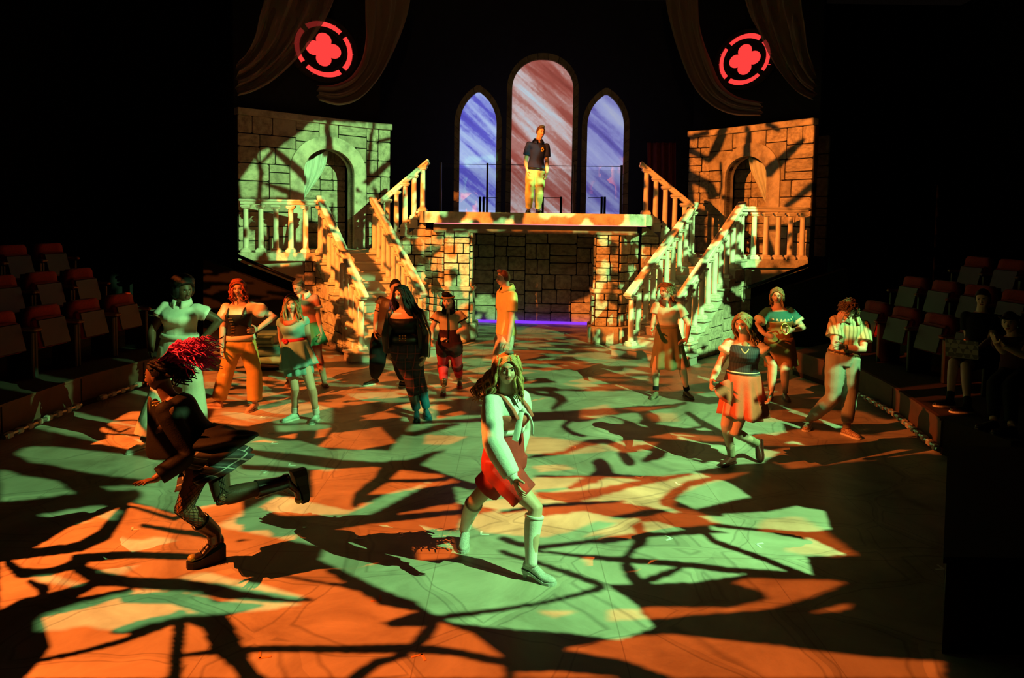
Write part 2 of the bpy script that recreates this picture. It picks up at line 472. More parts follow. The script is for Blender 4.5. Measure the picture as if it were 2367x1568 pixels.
def balustrade(label, bases, rail, group=None, ang=0, wide=.17):
    root = thing('balustrade', label, 'railing', bases[0], group); org = ORG[root.name]
    for b in bases:
        c = bpy.data.objects.new('baluster', COLM); COL.objects.link(c); c.parent = root
        c.location = np.array(b) + np.array([0, 0, .085]) - org; c.rotation_euler = (0, 0, ang)
        for nm, me in (('baluster_base', BASEM), ('baluster_cap', CAPM)):
            q = bpy.data.objects.new(nm, me); COL.objects.link(q); q.parent = c
    for i in range(len(rail) - 1):
        p, q = np.array(rail[i], float), np.array(rail[i + 1], float); d = _nrm(q - p); L = np.linalg.norm(q - p)
        s = _nrm(np.cross(d, (0, 0, 1))); up = np.cross(s, d)
        h = MB().box((p + q) / 2 + up * .0, (L + .06, wide * .8, .055), d, s, up, bev=.01).box((p + q) / 2 + up * .052, (L + .1, wide, .05), d, s, up, bev=.015).build('handrail', RAILM, root)
    return root

# ------------------------------------------------------------------ staircases
RISE, TREAD_L, NS = .177, .265, 10
ZL = RISE * NS                   # landing height 1.77
ZP = 2.65                        # upper platform height
def staircase(lab, outer0, inner0, d, seed, side_top):
    d = _nrm(np.array([d[0], d[1], 0])); O = np.array([*outer0, 0.]); I = np.array([*inner0, 0.]); w = _nrm(I - O); Wd = np.linalg.norm(I - O)
    root = thing('staircase', lab, 'stairs', (O + I) / 2)
    for k in range(NS):
        ext = .16 if k == 0 else .02
        c = (O + I) / 2 + d * (TREAD_L * (k + .5) - (0 if k else .06)); hh = RISE * (k + 1)
        mb = MB().box(c + np.array([0, 0, hh - RISE / 2 - .02]), (TREAD_L + (.12 if k == 0 else 0), Wd + .2 + 2 * ext, RISE - .04), d, w)
        mb.box(c - d * .015 + np.array([0, 0, hh - .02]), (TREAD_L + .03 + (.12 if k == 0 else 0), Wd + .26 + 2 * ext, .04), d, w, bev=.008)
        mb.build('step', TREAD, root)
    # solid sloping core under the steps and the stone cladding of the open side
    run = TREAD_L * NS
    for a, nm in ((O, 'outer'), (I, 'inner')):
        pass
    prof = [O - w * .08 + d * .02, O - w * .08 + d * run, O - w * .08 + d * run + np.array([0, 0, ZL - RISE]), O - w * .08 + d * .02 + np.array([0, 0, .01])]
    MB().prism(prof, w * (Wd + .16)).build('core', JOINT, root)
    cladding(root, (O - w * .085)[:2], (O - w * .085 + d * run)[:2], 0, ZL, seed, .42, .3, top=lambda s: max(.03, s / run * (ZL - RISE) + .05))
    cladding(root, (I + w * .085)[:2], (I + w * .085 + d * run)[:2], 0, ZL, seed + 9, .42, .3, top=lambda s: max(.03, s / run * (ZL - RISE) + .05))
    return root, O, I, d, w
def stair_rail(label, O, d, group=None):
    bases = [O + d * TREAD_L * (k + .45) + np.array([0, 0, RISE * (k + 1)]) + np.array([0, 0, .0]) for k in range(NS)]
    sl = _nrm(d * TREAD_L + np.array([0, 0, RISE]))
    r0 = bases[0] + np.array([0, 0, 1.0]) - sl * .12; r1 = bases[-1] + np.array([0, 0, 1.0]) + sl * .16
    return balustrade(label, bases, [r0, r1], group, math.atan2(d[1], d[0]))
SR = 'balustrades of the two castle staircases'
Ls, LO, LI, Ld, Lw = staircase('painted stone staircase on the left, lit green and orange', (-2.58, 12.40), (-1.60, 12.90), (-.52, .854), 11, None)
stair_rail('outer sloping balustrade of the left staircase, nearer the audience seats', LO, Ld, SR)
stair_rail('inner sloping balustrade of the left staircase, behind the dark-haired pair', LI, Ld, SR)
Rs, RO_, RI, Rd, Rw = staircase('painted stone staircase on the right, behind the olive skirt', (2.95, 12.55), (2.17, 13.20), (.65, .76), 23, None)
stair_rail('outer sloping balustrade of the right staircase, brightly lit on its rail', RO_, Rd, SR)
stair_rail('inner sloping balustrade of the right staircase, beside the alcove pier', RI, Rd, SR)

# ------------------------------------------------------------------ side walls with arches
def side_wall(lab, side, A, B, ztop, inner_px, outer_px, crown, seed, ret):
    """stone flat on plane A-B with an arched opening; the arch is given by pixels on that plane"""
    A0, e, n, Lg = plane_axes(A, B)
    S = lambda P: (P - A0) @ e
    root = thing('stone_wall', lab, 'wall', (A0 + e * Lg / 2))
    il = on_plane(*inner_px[0], A, B); ir = on_plane(*inner_px[1], A, B); it = on_plane(*crown[0], A, B)
    ol = on_plane(*outer_px[0], A, B); orr = on_plane(*outer_px[1], A, B); ot = on_plane(*crown[1], A, B)
    cs = (S(il) + S(ir)) / 2; aw = abs(S(ir) - S(il)) / 2; sp = (il[2] + ir[2]) / 2
    inner = (cs, aw, sp, it[2] - sp); cs2 = (S(ol) + S(orr)) / 2; aw2 = abs(S(orr) - S(ol)) / 2
    outer = (cs2, aw2, sp, ot[2] - sp)
    P3 = lambda s, z, off=0: A0 + e * s + n * off + np.array([0, 0, z])
    zb = ZL
    k = 24; ip = arch_pts(inner, k); op = arch_pts(outer, k)
    left = [(0, zb), (ip[0][0], zb)] + ip[:k // 2 + 1] + [(ip[k // 2][0], ztop), (0, ztop)]
    right = [(Lg, zb), (Lg, ztop), (ip[k // 2][0], ztop)] + ip[k // 2:] + [(ip[-1][0], zb)]
    MB().prism([P3(*p) for p in left], -n * .12).prism([P3(*p) for p in right], -n * .12).build('backing', JOINT, root)
    # arch surround: jambs and curved band, proud of the blocks
    band_o = [(op[0][0], zb)] + op + [(op[-1][0], zb)]; band_i = [(ip[0][0], zb)] + ip + [(ip[-1][0], zb)]
    mb = MB(); rings = []
    for (a, b) in zip(band_o, band_i):
        rings.append([P3(*a, .01), P3(*a, .085), P3(*((np.array(a) * .25 + np.array(b) * .75)), .10), P3(*b, .08), P3(*b, -.22), P3(*a, -.1)])
    mb.loft(rings).build('arch_surround', STONE2, root)
    cladding(root, A, B, zb, ztop - .12, seed, .62, .40, arch=(cs2, aw2 - .03, sp, outer[3] - .03))
    cap = MB().box((P3(Lg / 2, ztop - .06, .02)), (Lg + .04, .2, .14), e, n, bev=.01).build('coping', STONE, root)
    # short return flat at the inner end
    if ret is not None:
        r = np.array(ret); A1 = P3(Lg, 0) if side < 0 else P3(0, 0)
        R0, e2, n2, L2 = plane_axes(A1[:2], r)
        MB().prism([R0 + np.array([0, 0, zb]), R0 + e2 * L2 + np.array([0, 0, zb]), R0 + e2 * L2 + np.array([0, 0, ztop]), R0 + np.array([0, 0, ztop])], -n2 * .1).build('return_backing', JOINT, root)
        cladding(root, A1[:2], r, zb, ztop - .12, seed + 5, .36, .34)
        MB().box(R0 + e2 * L2 / 2 + n2 * .02 + np.array([0, 0, ztop - .06]), (L2 + .04, .2, .14), e2, n2, bev=.01).build('coping', STONE, root)
    # passage wall seen through the arch
    pw = thing('passage_wall', 'dim block wall seen through the %s arch' % ('left' if side < 0 else 'right'), 'wall', P3(cs, 0, -.9))
    a, b = P3(max(cs - aw - .9, .05), 0, -.9), P3(min(cs + aw + .9, Lg - .05), 0, -.9)
    MB().prism([a, b, b + np.array([0, 0, ztop - .2]), a + np.array([0, 0, ztop - .2])], -n * .08).build('backing', JOINT, pw)
    cladding(pw, a[:2], b[:2], zb, ztop - .25, seed + 3, .5, .34)
    return root, (A0, e, n, P3, S, inner)
WA_L, WB_L = atY(548, 400, 14.85)[:2], atY(846, 400, 16.95)[:2]
WR_L = atY(901, 400, 17.25)[:2]
ZT = 4.72
wl, WLf = side_wall('tall block wall with round arch on the left, washed in green light', -1, WA_L, WB_L, ZT, ((699, 398), (815, 402)), ((667, 398), (843, 402)), ((757, 345), (757, 316)), 31, WR_L)
WA_R, WB_R = atY(1641, 400, 17.45)[:2], atY(1881, 400, 15.15)[:2]
WR_R = atY(1592, 400, 17.75)[:2]
wr, WRf = side_wall('tall block wall with round arch on the right, washed in orange light', 1, WA_R, WB_R, ZT, ((1681, 412), (1777, 408)), ((1672, 412), (1808, 408)), ((1733, 361), (1733, 331)), 47, WR_R)

# ------------------------------------------------------------------ landings with front balustrades
def landing(lab, poly, seed):
    root = thing('landing', lab, 'platform', (*poly[0], 0))
    MB().prism([(*p, ZL - .16) for p in poly], (0, 0, .16)).build('slab', STONE2, root)
    return root
lp = [tuple(atY(551, 587, 14.25)[:2]), tuple(atY(748, 585, 14.50)[:2]), tuple((LO + Ld * 2.65)[:2]), tuple((LI + Ld * 2.65)[:2]), (-2.3, 15.2), (-1.9, 16.4), (-2.7, 18.2), (-5.9, 16.2)]
lndL = landing('stone landing slab under the green-lit arch', lp, 1)
rp_ = [tuple(atY(1868, 604, 14.55)[:2]), tuple((RO_ + Rd * 2.65)[:2]), tuple((RI + Rd * 2.65)[:2]), (3.6, 15.5), (3.2, 16.6), (4.1, 18.6), (6.7, 16.4)]
rp_.insert(1, tuple(atY(1704, 600, 14.45)[:2]))
lndR = landing('stone landing slab under the orange-lit arch', rp_, 2)
def front_rail(label, a, b, n):
    a = np.array([*a, ZL]); b = np.array([*b, ZL])
    bases = [a + (b - a) * (k + .25) / (n - .5) for k in range(n)]
    balustrade(label, bases, [a + np.array([0, 0, 1.0]), b + np.array([0, 0, 1.0])], None, math.atan2(b[1] - a[1], b[0] - a[0]))
front_rail('level balustrade along the left landing, six thick balusters', np.array(lp[0]) + (.03, .12), np.array(lp[1]) + (-.02, .12), 6)
front_rail('level balustrade along the right landing, above the handrail', np.array(rp_[1]) + (.05, .12), np.array(rp_[0]) + (-.03, .12), 6)
# under the landings: stone pier, plaster soffit wall and ramp handrail of each side entrance
for side in (-1, 1):
    if side < 0:
        pa, pb = atY(703, 620, 14.42)[:2], atY(752, 620, 14.5)[:2]; q = [(556, 602), (705, 602), (705, 664), (556, 606)]
        ha, hb = (543, 589), (700, 655); lb = 'left'; Yq = 14.5; walls = [(470, 600), (706, 690), (706, 900), (470, 900)]
    else:
        pa, pb = atY(1690, 620, 14.3)[:2], atY(1736, 620, 14.4)[:2]; q = [(1733, 612), (1868, 612), (1868, 620), (1733, 668)]
        ha, hb = (1728, 665), (1872, 612); lb = 'right'; Yq = 14.6; walls = [(1733, 690), (1960, 620), (1960, 900), (1733, 900)]
    t = thing('stone_pier', 'block-clad pier under the %s landing edge' % lb, 'pillar', (*((pa + pb) / 2), 0))
    A0, e, n, Lg = plane_axes(pa, pb)
    MB().box((*(((pa + pb) / 2) - n[:2] * .3), (ZL - .16) / 2), (Lg, .55, ZL - .17), e, n).build('core', JOINT, t)
    cladding(t, pa, pb, 0, ZL - .18, 61 + side, .3, .3)
    pl = MB().prism([atY(*p, Yq) for p in q], (0, .1, 0)).build('soffit_panel', mat('plaster', (.42, .38, .3), .85, .2, 3, .1))
    tag(pl, 'sloping plaster panel under the %s landing' % lb, 'panel')
    hr = thing('ramp_handrail', 'black handrail sloping down the side entrance on the %s' % lb, 'handrail', atY(*hb, Yq - .5))
    a, b = atY(*ha, Yq - .45), atY(*hb, Yq - .45)
    MB().tube([a, b], .035, 10).build('rail', BLACKM, hr, True)
    for f in (.12, .85):
        p = a + (b - a) * f; MB().tube([p, p + np.array([0, .35, -.05])], .018, 8).build('bracket', BLACKM, hr)
    dw = MB().prism([atY(*p, Yq - .2) for p in walls], (0, .15, 0)).build('ramp_wall', BLACK); tag(dw, 'black parapet of the side entrance ramp on the %s' % lb, 'wall')

# ------------------------------------------------------------------ centre platform, alcove, piers
PFL, PFR = atY(984, 495, 14.42), atY(1491, 505, 14.15)
u_ = _nrm((PFR - PFL) * np.array([1, 1, 0])); v_ = np.array([-u_[1], u_[0], 0]); PW = np.linalg.norm((PFR - PFL)[:2])
PF0 = np.array([PFL[0], PFL[1], 0.])
def PS(s, t, z): return PF0 + u_ * s + v_ * t + np.array([0, 0, z])
plat = thing('platform', 'raised central stone platform where the man in navy stands', 'platform', PS(PW / 2, .5, 0))
MB().prism([PS(-.02, 0, ZP - .23), PS(PW + .02, 0, ZP - .23), PS(PW + .25, .6, ZP - .23), PS(PW + .25, 3.3, ZP - .23), PS(-.25, 3.3, ZP - .23), PS(-.25, .6, ZP - .23)], (0, 0, .23)).build('slab', STONE2, plat)
MB().prism([PS(.12, .22, ZP - .42), PS(PW - .12, .22, ZP - .42), PS(PW - .12, 3.2, ZP - .42), PS(.12, 3.2, ZP - .42)], (0, 0, .185)).build('under_beam', mat('brown_beam', (.2, .16, .11), .8), plat)
MB().box(PS(PW / 2 + .1, -.006, ZP - .235), (PW - .15, .012, .014), u_, v_).build('light_strip', emat('pink_strip', (1, .25, .3), 1.2), plat)
# alcove back wall
ab = atY(1020, 740, 17.4)[:2], atY(1450, 755, 17.1)[:2]
alc = thing('alcove_wall', 'shadowed block wall at the back of the alcove', 'wall', (*((np.array(ab[0]) + ab[1]) / 2), 0))
A0, e, n, Lg = plane_axes(*ab)
MB().prism([A0, A0 + e * Lg, A0 + e * Lg + np.array([0, 0, 2.42]), A0 + np.array([0, 0, 2.42])], -n * .1).build('backing', JOINT, alc)
cladding(alc, ab[0], ab[1], 0, 2.4, 71, .55, .36)
MB().box(A0 + e * Lg / 2 + n * .10 + np.array([0, 0, .03]), (Lg * .8, .06, .06), e, n).build('light_strip', emat('violet_strip', (.22, .04, .9), 1.1), alc)
def pier(lab, pts, seed, base_i):
    """pts: plan points along the visible faces, outermost first"""
    root = thing('stone_pier', lab, 'pillar', (*pts[1], 0))
    c = np.mean(np.array(pts), 0) + np.array([0, .5])
    for i in range(len(pts) - 1):
        A0, e, n, Lg = plane_axes(pts[i], pts[i + 1])
        MB().prism([A0, A0 + e * Lg, A0 + e * Lg + np.array([0, 0, 2.3]), A0 + np.array([0, 0, 2.3])], -n * .12).build('core', JOINT, root)
        cladding(root, pts[i], pts[i + 1], 1.12, 2.28, seed + i, .3, .2)
        cladding(root, pts[i], pts[i + 1], .36, 1.04, seed + i + 20, .32, .22, thick=.075)
        MB().box(A0 + e * Lg / 2 + n * .03 + np.array([0, 0, 1.08]), (Lg + .1, .15, .09), e, n, bev=.02).build('ledge', STONE, root)
        MB().box(A0 + e * Lg / 2 + n * .03 + np.array([0, 0, .18]), (Lg + .08, .2, .355), e, n, bev=.025).build('plinth', STONE, root)
    return root
pier('stone-clad pier left of the alcove, patched green and orange', [tuple(atY(978, 700, 15.15)[:2]), tuple(atY(1026, 700, 14.65)[:2]), tuple(atY(1085, 700, 14.60)[:2]), tuple(atY(1092, 700, 15.2)[:2])], 81, 1)
pier('stone-clad pier right of the alcove, brightly patched with light', [tuple(atY(1372, 700, 15.2)[:2]), tuple(atY(1375, 700, 14.52)[:2]), tuple(atY(1428, 700, 14.48)[:2]), tuple(atY(1470, 700, 15.0)[:2])], 91, 1)
# upper flights from the landings to the platform, with their block walls and rails
def upper_flight(lab, x0, x1, Y, sgn, seed, rl):
    """x0 = lower end, x1 = platform end"""
    root = thing('upper_flight', lab, 'stairs', (x0, Y, 0))
    nst = 5; dz = (ZP - ZL) / nst; dx = (x1 - x0) / nst
    for k in range(nst):
        xa = x0 + dx * k
        MB().box((xa + dx / 2, Y + .55, ZL + dz * (k + .5) - .02), (abs(dx), 1.1, dz - .04)).box((xa + dx / 2 - sgn * .015, Y + .55, ZL + dz * (k + 1) - .02), (abs(dx) + .03, 1.14, .04)).build('step', TREAD, root)
    a, b = ((x0, Y), (x1, Y)) if x0 < x1 else ((x1, Y), (x0, Y))
    MB().prism([(x0, Y, 0), (x1, Y, 0), (x1, Y, ZP - .2), (x0, Y, ZL - .1)], (0, .1, 0)).build('core', JOINT, root)
    L = abs(x1 - x0)
    cladding(root, a, b, 0, ZP, seed, .34, .24, top=(lambda s: ZL - .05 + (ZP - ZL - .12) * (s / L if x0 < x1 else 1 - s / L)))
    bases = [(x0 + dx * (k + .5), Y + .1, ZL + dz * (k + 1)) for k in range(nst)]
    balustrade(rl, bases, [(x0 - dx * .1, Y + .1, ZL + dz * .4 + 1.0), (x1 + dx * .1, Y + .1, ZP + 1.02)])
upper_flight('short upper flight from left landing to platform', float(atY(884, 460, 15.1)[0]), float(atY(986, 460, 15.1)[0]), 15.1, 1, 101, 'rising balustrade of the left upper flight against black')
upper_flight('short upper flight from right landing to platform', float(atY(1597, 460, 14.95)[0]), float(atY(1484, 460, 14.95)[0]), 14.95, -1, 111, 'rising balustrade of the right upper flight before red curtain')

# ------------------------------------------------------------------ lancet windows
def screen_mat(name, cols, seed):
    m, nt, b = _new(name)
    N = nt.nodes.new; L = nt.links.new
    tc = N('ShaderNodeTexCoord')
    rt = N('ShaderNodeMapping'); rt.inputs['Rotation'].default_value = (0, math.radians(-41), 0); rt.inputs['Location'].default_value = (seed, 0, seed * 2.3)
    L(tc.outputs['Object'], rt.inputs['Vector'])
    mp = N('ShaderNodeMapping'); mp.inputs['Scale'].default_value = (.28, 1, 2.6); L(rt.outputs[0], mp.inputs['Vector'])
    nz = N('ShaderNodeTexNoise'); nz.inputs['Scale'].default_value = 1.0; nz.inputs['Detail'].default_value = 5; nz.inputs['Roughness'].default_value = .55; nz.inputs['Distortion'].default_value = .25
    L(mp.outputs[0], nz.inputs['Vector'])
    n2 = N('ShaderNodeTexNoise'); n2.inputs['Scale'].default_value = 14; n2.inputs['Detail'].default_value = 3; L(tc.outputs['Object'], n2.inputs['Vector'])
    f = math_node(nt, 'ADD', nz.outputs['Fac'], math_node(nt, 'MULTIPLY', math_node(nt, 'SUBTRACT', n2.outputs['Fac'], .5), .10))
    rp = N('ShaderNodeValToRGB'); els = rp.color_ramp.elements
    while len(els) < len(cols): els.new(.5)
    for i, (p, c) in enumerate(cols):
        els[i].position = p; els[i].color = (*c, 1)
    L(f, rp.inputs[0])
    L(rp.outputs[0], b.inputs['Emission Color']); b.inputs['Emission Strength'].default_value = .92
    b.inputs['Base Color'].default_value = (.25, .25, .27, 1); b.inputs['Roughness'].default_value = .9
    return m
def lancet(lab, xl, xr, yspring, yapex, Y, cols, seed, nst):
    a0 = atY(xl, yspring, Y); a1 = atY(xr, yspring, Y); ap = atY((xl + xr) / 2, yapex, Y)
    cxx = (a0[0] + a1[0]) / 2; a = (a1[0] - a0[0]) / 2; sp = (a0[2] + a1[2]) / 2; h = ap[2] - sp; z0 = ZP
    def outline(ins):
        aa, hh = a - ins, h - ins * 1.25
        R = (aa * aa + hh * hh) / (2 * aa); k = 14; th = math.atan2(hh, R - aa) if R > aa else math.pi / 2
        L = [(cxx - aa, z0 + (sp - z0) * i / 8) for i in range(8)]
        arc = []
        for i in range(k + 1):
            t = th * i / k; arc.append((cxx - aa + R - R * math.cos(t), sp + R * math.sin(t)))
        full = L + arc
        return full + [(2 * cxx - p[0], p[1]) for p in reversed(full[:-1])]
    root = thing('lancet_window', lab, 'window', (cxx, Y, z0))
    wd = .125
    MB().prism([(x, Y, z) for x, z in outline(wd * .7)], (0, .05, 0)).build('screen', screen_mat('screen_%d' % seed, cols, seed), root)
    o, i_ = outline(0), outline(wd)
    # resample both outlines to equal arcs for the frame stones
    def res(P, n):
        P = np.array(P); d = np.r_[0, np.cumsum(np.linalg.norm(np.diff(P, axis=0), axis=1))]; t = np.linspace(0, d[-1], n)
        return np.c_[np.interp(t, d, P[:, 0]), np.interp(t, d, P[:, 1])]
    k = 3; O2, I2 = res(o, nst * k + 1), res(i_, nst * k + 1); fm = stone_mat('frame_stone', (.26, .22, .18))
    MB().loft([[(x, Y - .02, z), (x2, Y - .02, z2), (x2, Y + .08, z2), (x, Y + .08, z)] for (x, z), (x2, z2) in zip(O2, I2)]).build('frame', JOINT, root)
    for s in range(nst):
        rr = []
        for j in range(k + 1):
            t = s * k + j; g = .08 if j == 0 else (-.08 if j == k else 0)
            tt = min(max(t + g * k * .3, 0), nst * k); i0 = int(min(math.floor(tt), nst * k - 1)); fr = tt - i0
            A, B = O2[i0] * (1 - fr) + O2[i0 + 1] * fr, I2[i0] * (1 - fr) + I2[i0 + 1] * fr
            rr.append([(A[0], Y - .09, A[1]), (B[0], Y - .09, B[1]), (B[0], Y + .0, B[1]), (A[0], Y, A[1])])
        MB().loft(rr).build('frame_stone', fm, root)
blue = [(.30, (.045, .04, .42)), (.42, (.10, .10, .60)), (.50, (.30, .38, .80)), (.58, (.42, .55, .88)), (.70, (.30, .42, .80))]
blue2 = [(.30, (.06, .05, .30)), (.42, (.13, .12, .45)), (.50, (.24, .26, .58)), (.60, (.32, .36, .65)), (.72, (.42, .46, .62))]
red = [(.30, (.20, .03, .025)), (.42, (.33, .075, .06)), (.50, (.42, .18, .16)), (.57, (.55, .42, .43)), (.66, (.50, .62, .72))]
lancet('narrow pointed window with blue streaked light, leftmost of three', 1051, 1160, 288, 197, 17.3, blue, 3, 25)
lancet('tall central pointed window with red and white streaked light', 1172, 1337, 206, 124, 17.3, red, 7, 33)
lancet('narrow pointed window with violet streaked light, rightmost of three', 1345, 1454, 292, 203, 17.2, blue2, 11, 25)
# glass guard rail on the platform behind the man: posts, wire and panes
gr = thing('guard_rail', 'thin metal and glass guard rail along the platform back', 'railing', atY(1127, 490, 15.4))
GL, gnt, gb = _new('guard_glass'); gb.inputs['Transmission Weight'].default_value = 1; gb.inputs['Roughness'].default_value = 0; gb.inputs['IOR'].default_value = 1.02; gb.inputs['Specular IOR Level'].default_value = .05
posts = [(1019, 376), (1127, 377), (1328, 381), (1437, 382)]
for x, y in posts:
    p = atY(x, y, 15.4); MB().box((p[0], 15.4, (ZP + p[2]) / 2), (.045, .045, p[2] - ZP)).build('post', mat('dull_post', (.05, .045, .04), .4, metal=.7), gr)
for (a, b) in zip(posts[:-1], posts[1:]):
    p, q = atY(*a, 15.4), atY(*b, 15.4); MB().tube([p - (0, 0, .03), q - (0, 0, .03)], .007, 6).build('wire', BLACKM, gr)
    MB().box(((p[0] + q[0]) / 2, 15.4, ZP + .5), (q[0] - p[0] - .06, .01, .9)).build('pane', GL, gr)
rr_ = thing('low_rear_rail', 'low rail with short posts before the lit windows', 'railing', atY(1297, 490, 16.8))
for x in (1110, 1118, 1255, 1297, 1391, 1398):
    p = atY(x, 455, 16.8); MB().box((p[0], 16.8, (ZP + p[2]) / 2), (.05, .05, p[2] - ZP)).build('post', BLACKM, rr_)
for a, b in ((1118, 1150), (1255, 1297), (1360, 1391)):
    MB().tube([atY(a, 457, 16.8), atY(b, 457, 16.8)], .008, 6).build('wire', BLACKM, rr_)

# ------------------------------------------------------------------ rose windows, tower panels, drapes
REDL = emat('rose_red', (1.0, .055, .05), 1.0)
def rose(lab, c_px, A, B, Rz, ks, seed):
    A0, e, n, Lg = plane_axes(A, B); C = on_plane(*c_px, A, B) + n * .02
    root = thing('rose_window', lab, 'window', C)
    def pt(r, a, off): return C + e * (r * math.cos(a) * ks) + np.array([0, 0, r * math.sin(a)]) + n * off
    def ringseg(r0, r1, a0, a1, f0, f1, k=12):
        mb = MB(); rr = []
        for i in range(k + 1):
            a = a0 + (a1 - a0) * i / k
            d = 1.0
            rr.append([pt(r0, a, f0), pt(r1, a, f0), pt(r1, a, f1), pt(r0, a, f1)])
        return mb.loft(rr)
    dk = mat('rose_wood', (.05, .028, .02), .8, .3, 5)
    MB().prism([pt(Rz * .97, 2 * math.pi * i / 48, -.06) for i in range(48)], n * .06).build('disc', mat('rose_disc', (.02, .012, .01), .9), root)
    ns = 16
    for k in range(ns):
        a = 2 * math.pi * k / ns; ringseg(Rz * .86, Rz, a + .012, a + 2 * math.pi / ns - .012, -.05, .05, 4).build('rim_stone', dk, root)
    for k in range(4):
        a = math.pi / 4 + k * math.pi / 2
        ringseg(Rz * .70, Rz * .90, a + .11, a + math.pi / 2 - .11, .0, .012).build('red_pane', REDL, root)
    mq = MB(); q3 = lambda x, y: C + e * (x * Rz * ks) + np.array([0, 0, y * Rz])
    for k in range(4):
        a0 = k * math.pi / 2
        mq.prism([q3(.29 * math.cos(a0) + .225 * math.cos(t), .29 * math.sin(a0) + .225 * math.sin(t)) for t in [2 * math.pi * i / 24 for i in range(24)]], n * (.012 + .0004 * k))
    mq.prism([q3(.29, 0), q3(0, .29), q3(-.29, 0), q3(0, -.29)], n * .0136)
    mq.build('red_pane', REDL, root)
    ringseg(Rz * .62, Rz * .70, 0, 2 * math.pi, -.02, .035, 40).build('inner_ring', dk, root)
    return root
def tower_panel(lab, A, B, z0, z1):
    A0, e, n, Lg = plane_axes(A, B)
    p = MB().prism([A0 - n * .14 + np.array([0, 0, z0]), A0 - n * .14 + e * Lg + np.array([0, 0, z0]), A0 - n * .14 + e * Lg + np.array([0, 0, z1]), A0 - n * .14 + np.array([0, 0, z1])], -n * .08).build('tower_panel', mat('night_panel', (.012, .013, .018), .9))
    tag(p, lab, 'panel')
tower_panel('dark tower panel above the left stone wall', WA_L, on_plane(886, 200, WA_L, WB_L)[:2], ZT - .1, 8.2)
tower_panel('dark tower panel above the right stone wall', on_plane(1596, 200, WA_R, WB_R)[:2], WB_R, ZT - .1, 8.2)
rose('round red glowing rose window above the left wall', (747, 115), WA_L, WB_L, .71, 1.18, 1)
rose('round red glowing rose window above the right wall', (1723, 138), WA_R, WB_R, .67, 1.25, 2)
def sheer(name, c, alpha):
    m, nt, b = _new(name); b.inputs['Base Color'].default_value = (*c, 1); b.inputs['Alpha'].default_value = alpha; b.inputs['Roughness'].default_value = .9
    b.inputs['Sheen Weight'].default_value = .3
    MATS[name] = m; return m
DRAPE = sheer('brown_gauze', (.26, .16, .11), .80)
GAUZE = sheer('thin_brown_gauze', (.26, .16, .11), .62)
def drape(lab, lower, upper, A, B, off, folds, material, name='draped_cloth', amp=.07, cat='drape'):
    A0, e, n, Lg = plane_axes(A, B)
    A, B = np.array(A[:2]) + n[:2] * off, np.array(B[:2]) + n[:2] * off
    lo = cr([on_plane(*p, A, B) for p in lower], 8); up = cr([on_plane(*p, A, B) for p in upper], 8)
    m = min(len(lo), len(up)); lo = [lo[int(i * (len(lo) - 1) / (m - 1))] for i in range(m)]; up = [up[int(i * (len(up) - 1) / (m - 1))] for i in range(m)]
    K = 44; P = []
    for i in range(m):
        row = []
        for j in range(K + 1):
            t = j / K; p = lo[i] * (1 - t) + up[i] * t
            w = math.sin(t * folds * 2 * math.pi + .35 * math.sin(i * .3)) + .4 * math.sin(t * folds * 4.6 * math.pi + 1.3 + i * .1)
            row.append(p + n * amp * w)
        P.append(row)
    o = MB().grid(P).build(name, material, None, True, solid=.006); tag(o, lab, cat); return o
drape('dark gauze swag sweeping across the left rose window', [(782, -40), (762, 20), (742, 62), (700, 120), (640, 180), (590, 210), (548, 222)], [(615, -40), (606, 10), (598, 40), (588, 80), (575, 110), (562, 130), (548, 142)], WA_L, WB_L, .42, 3.2, GAUZE)
drape('dark gauze swag looping under the right side of the left rose', [(952, -40), (938, 40), (912, 115), (876, 180), (832, 228), (785, 243), (735, 232)], [(845, -40), (846, 40), (846, 90), (838, 140), (812, 178), (772, 196), (735, 196)], WA_L, atY(960, 200, 17.4)[:2], .35, 2.6, DRAPE)
drape('dark gauze swag looping under the left side of the right rose', [(1536, -40), (1548, 40), (1568, 120), (1598, 190), (1636, 238), (1690, 264), (1760, 268)], [(1612, -40), (1614, 40), (1624, 90), (1640, 140), (1662, 190), (1700, 222), (1760, 236)], atY(1510, 200, 17.9)[:2], WB_R, .35, 2.6, DRAPE)
drape('dark gauze swag sweeping across the right rose window', [(1716, -40), (1734, 30), (1752, 72), (1780, 130), (1812, 180), (1845, 215), (1883, 232)], [(1852, -40), (1856, 20), (1860, 60), (1866, 100), (1872, 135), (1878, 155), (1884, 170)], WA_R, WB_R, .42, 3.0, GAUZE)
drape('pale sheer curtain tied back inside the left arch', [(700, 380), (699, 400), (699, 425), (700, 445), (701, 458)], [(757, 347), (752, 380), (738, 410), (716, 440), (703, 458)], WA_L, WB_L, -.12, 3, mat('pale_sheer', (.55, .62, .56), .8, .1), 'tied_curtain', .03, 'curtain')
drape('pale sheer curtain tied back inside the right arch', [(1776, 385), (1777, 405), (1777, 430), (1777, 455), (1776, 474)], [(1731, 362), (1737, 395), (1750, 425), (1763, 455), (1773, 474)], WA_R, WB_R, -.12, 3, mat('pale_sheer', (.5, .5, .4)), 'tied_curtain', .03, 'curtain')
drape('dark red hanging curtain behind the right upper flight', [(1496, 330), (1496, 430), (1496, 550), (1496, 744)], [(1562, 330), (1562, 430), (1562, 550), (1562, 744)], (0, 18.4), (6, 18.4), 0, 4, mat('red_velvet', (.16, .022, .014), .9), 'red_curtain', .06, 'curtain')
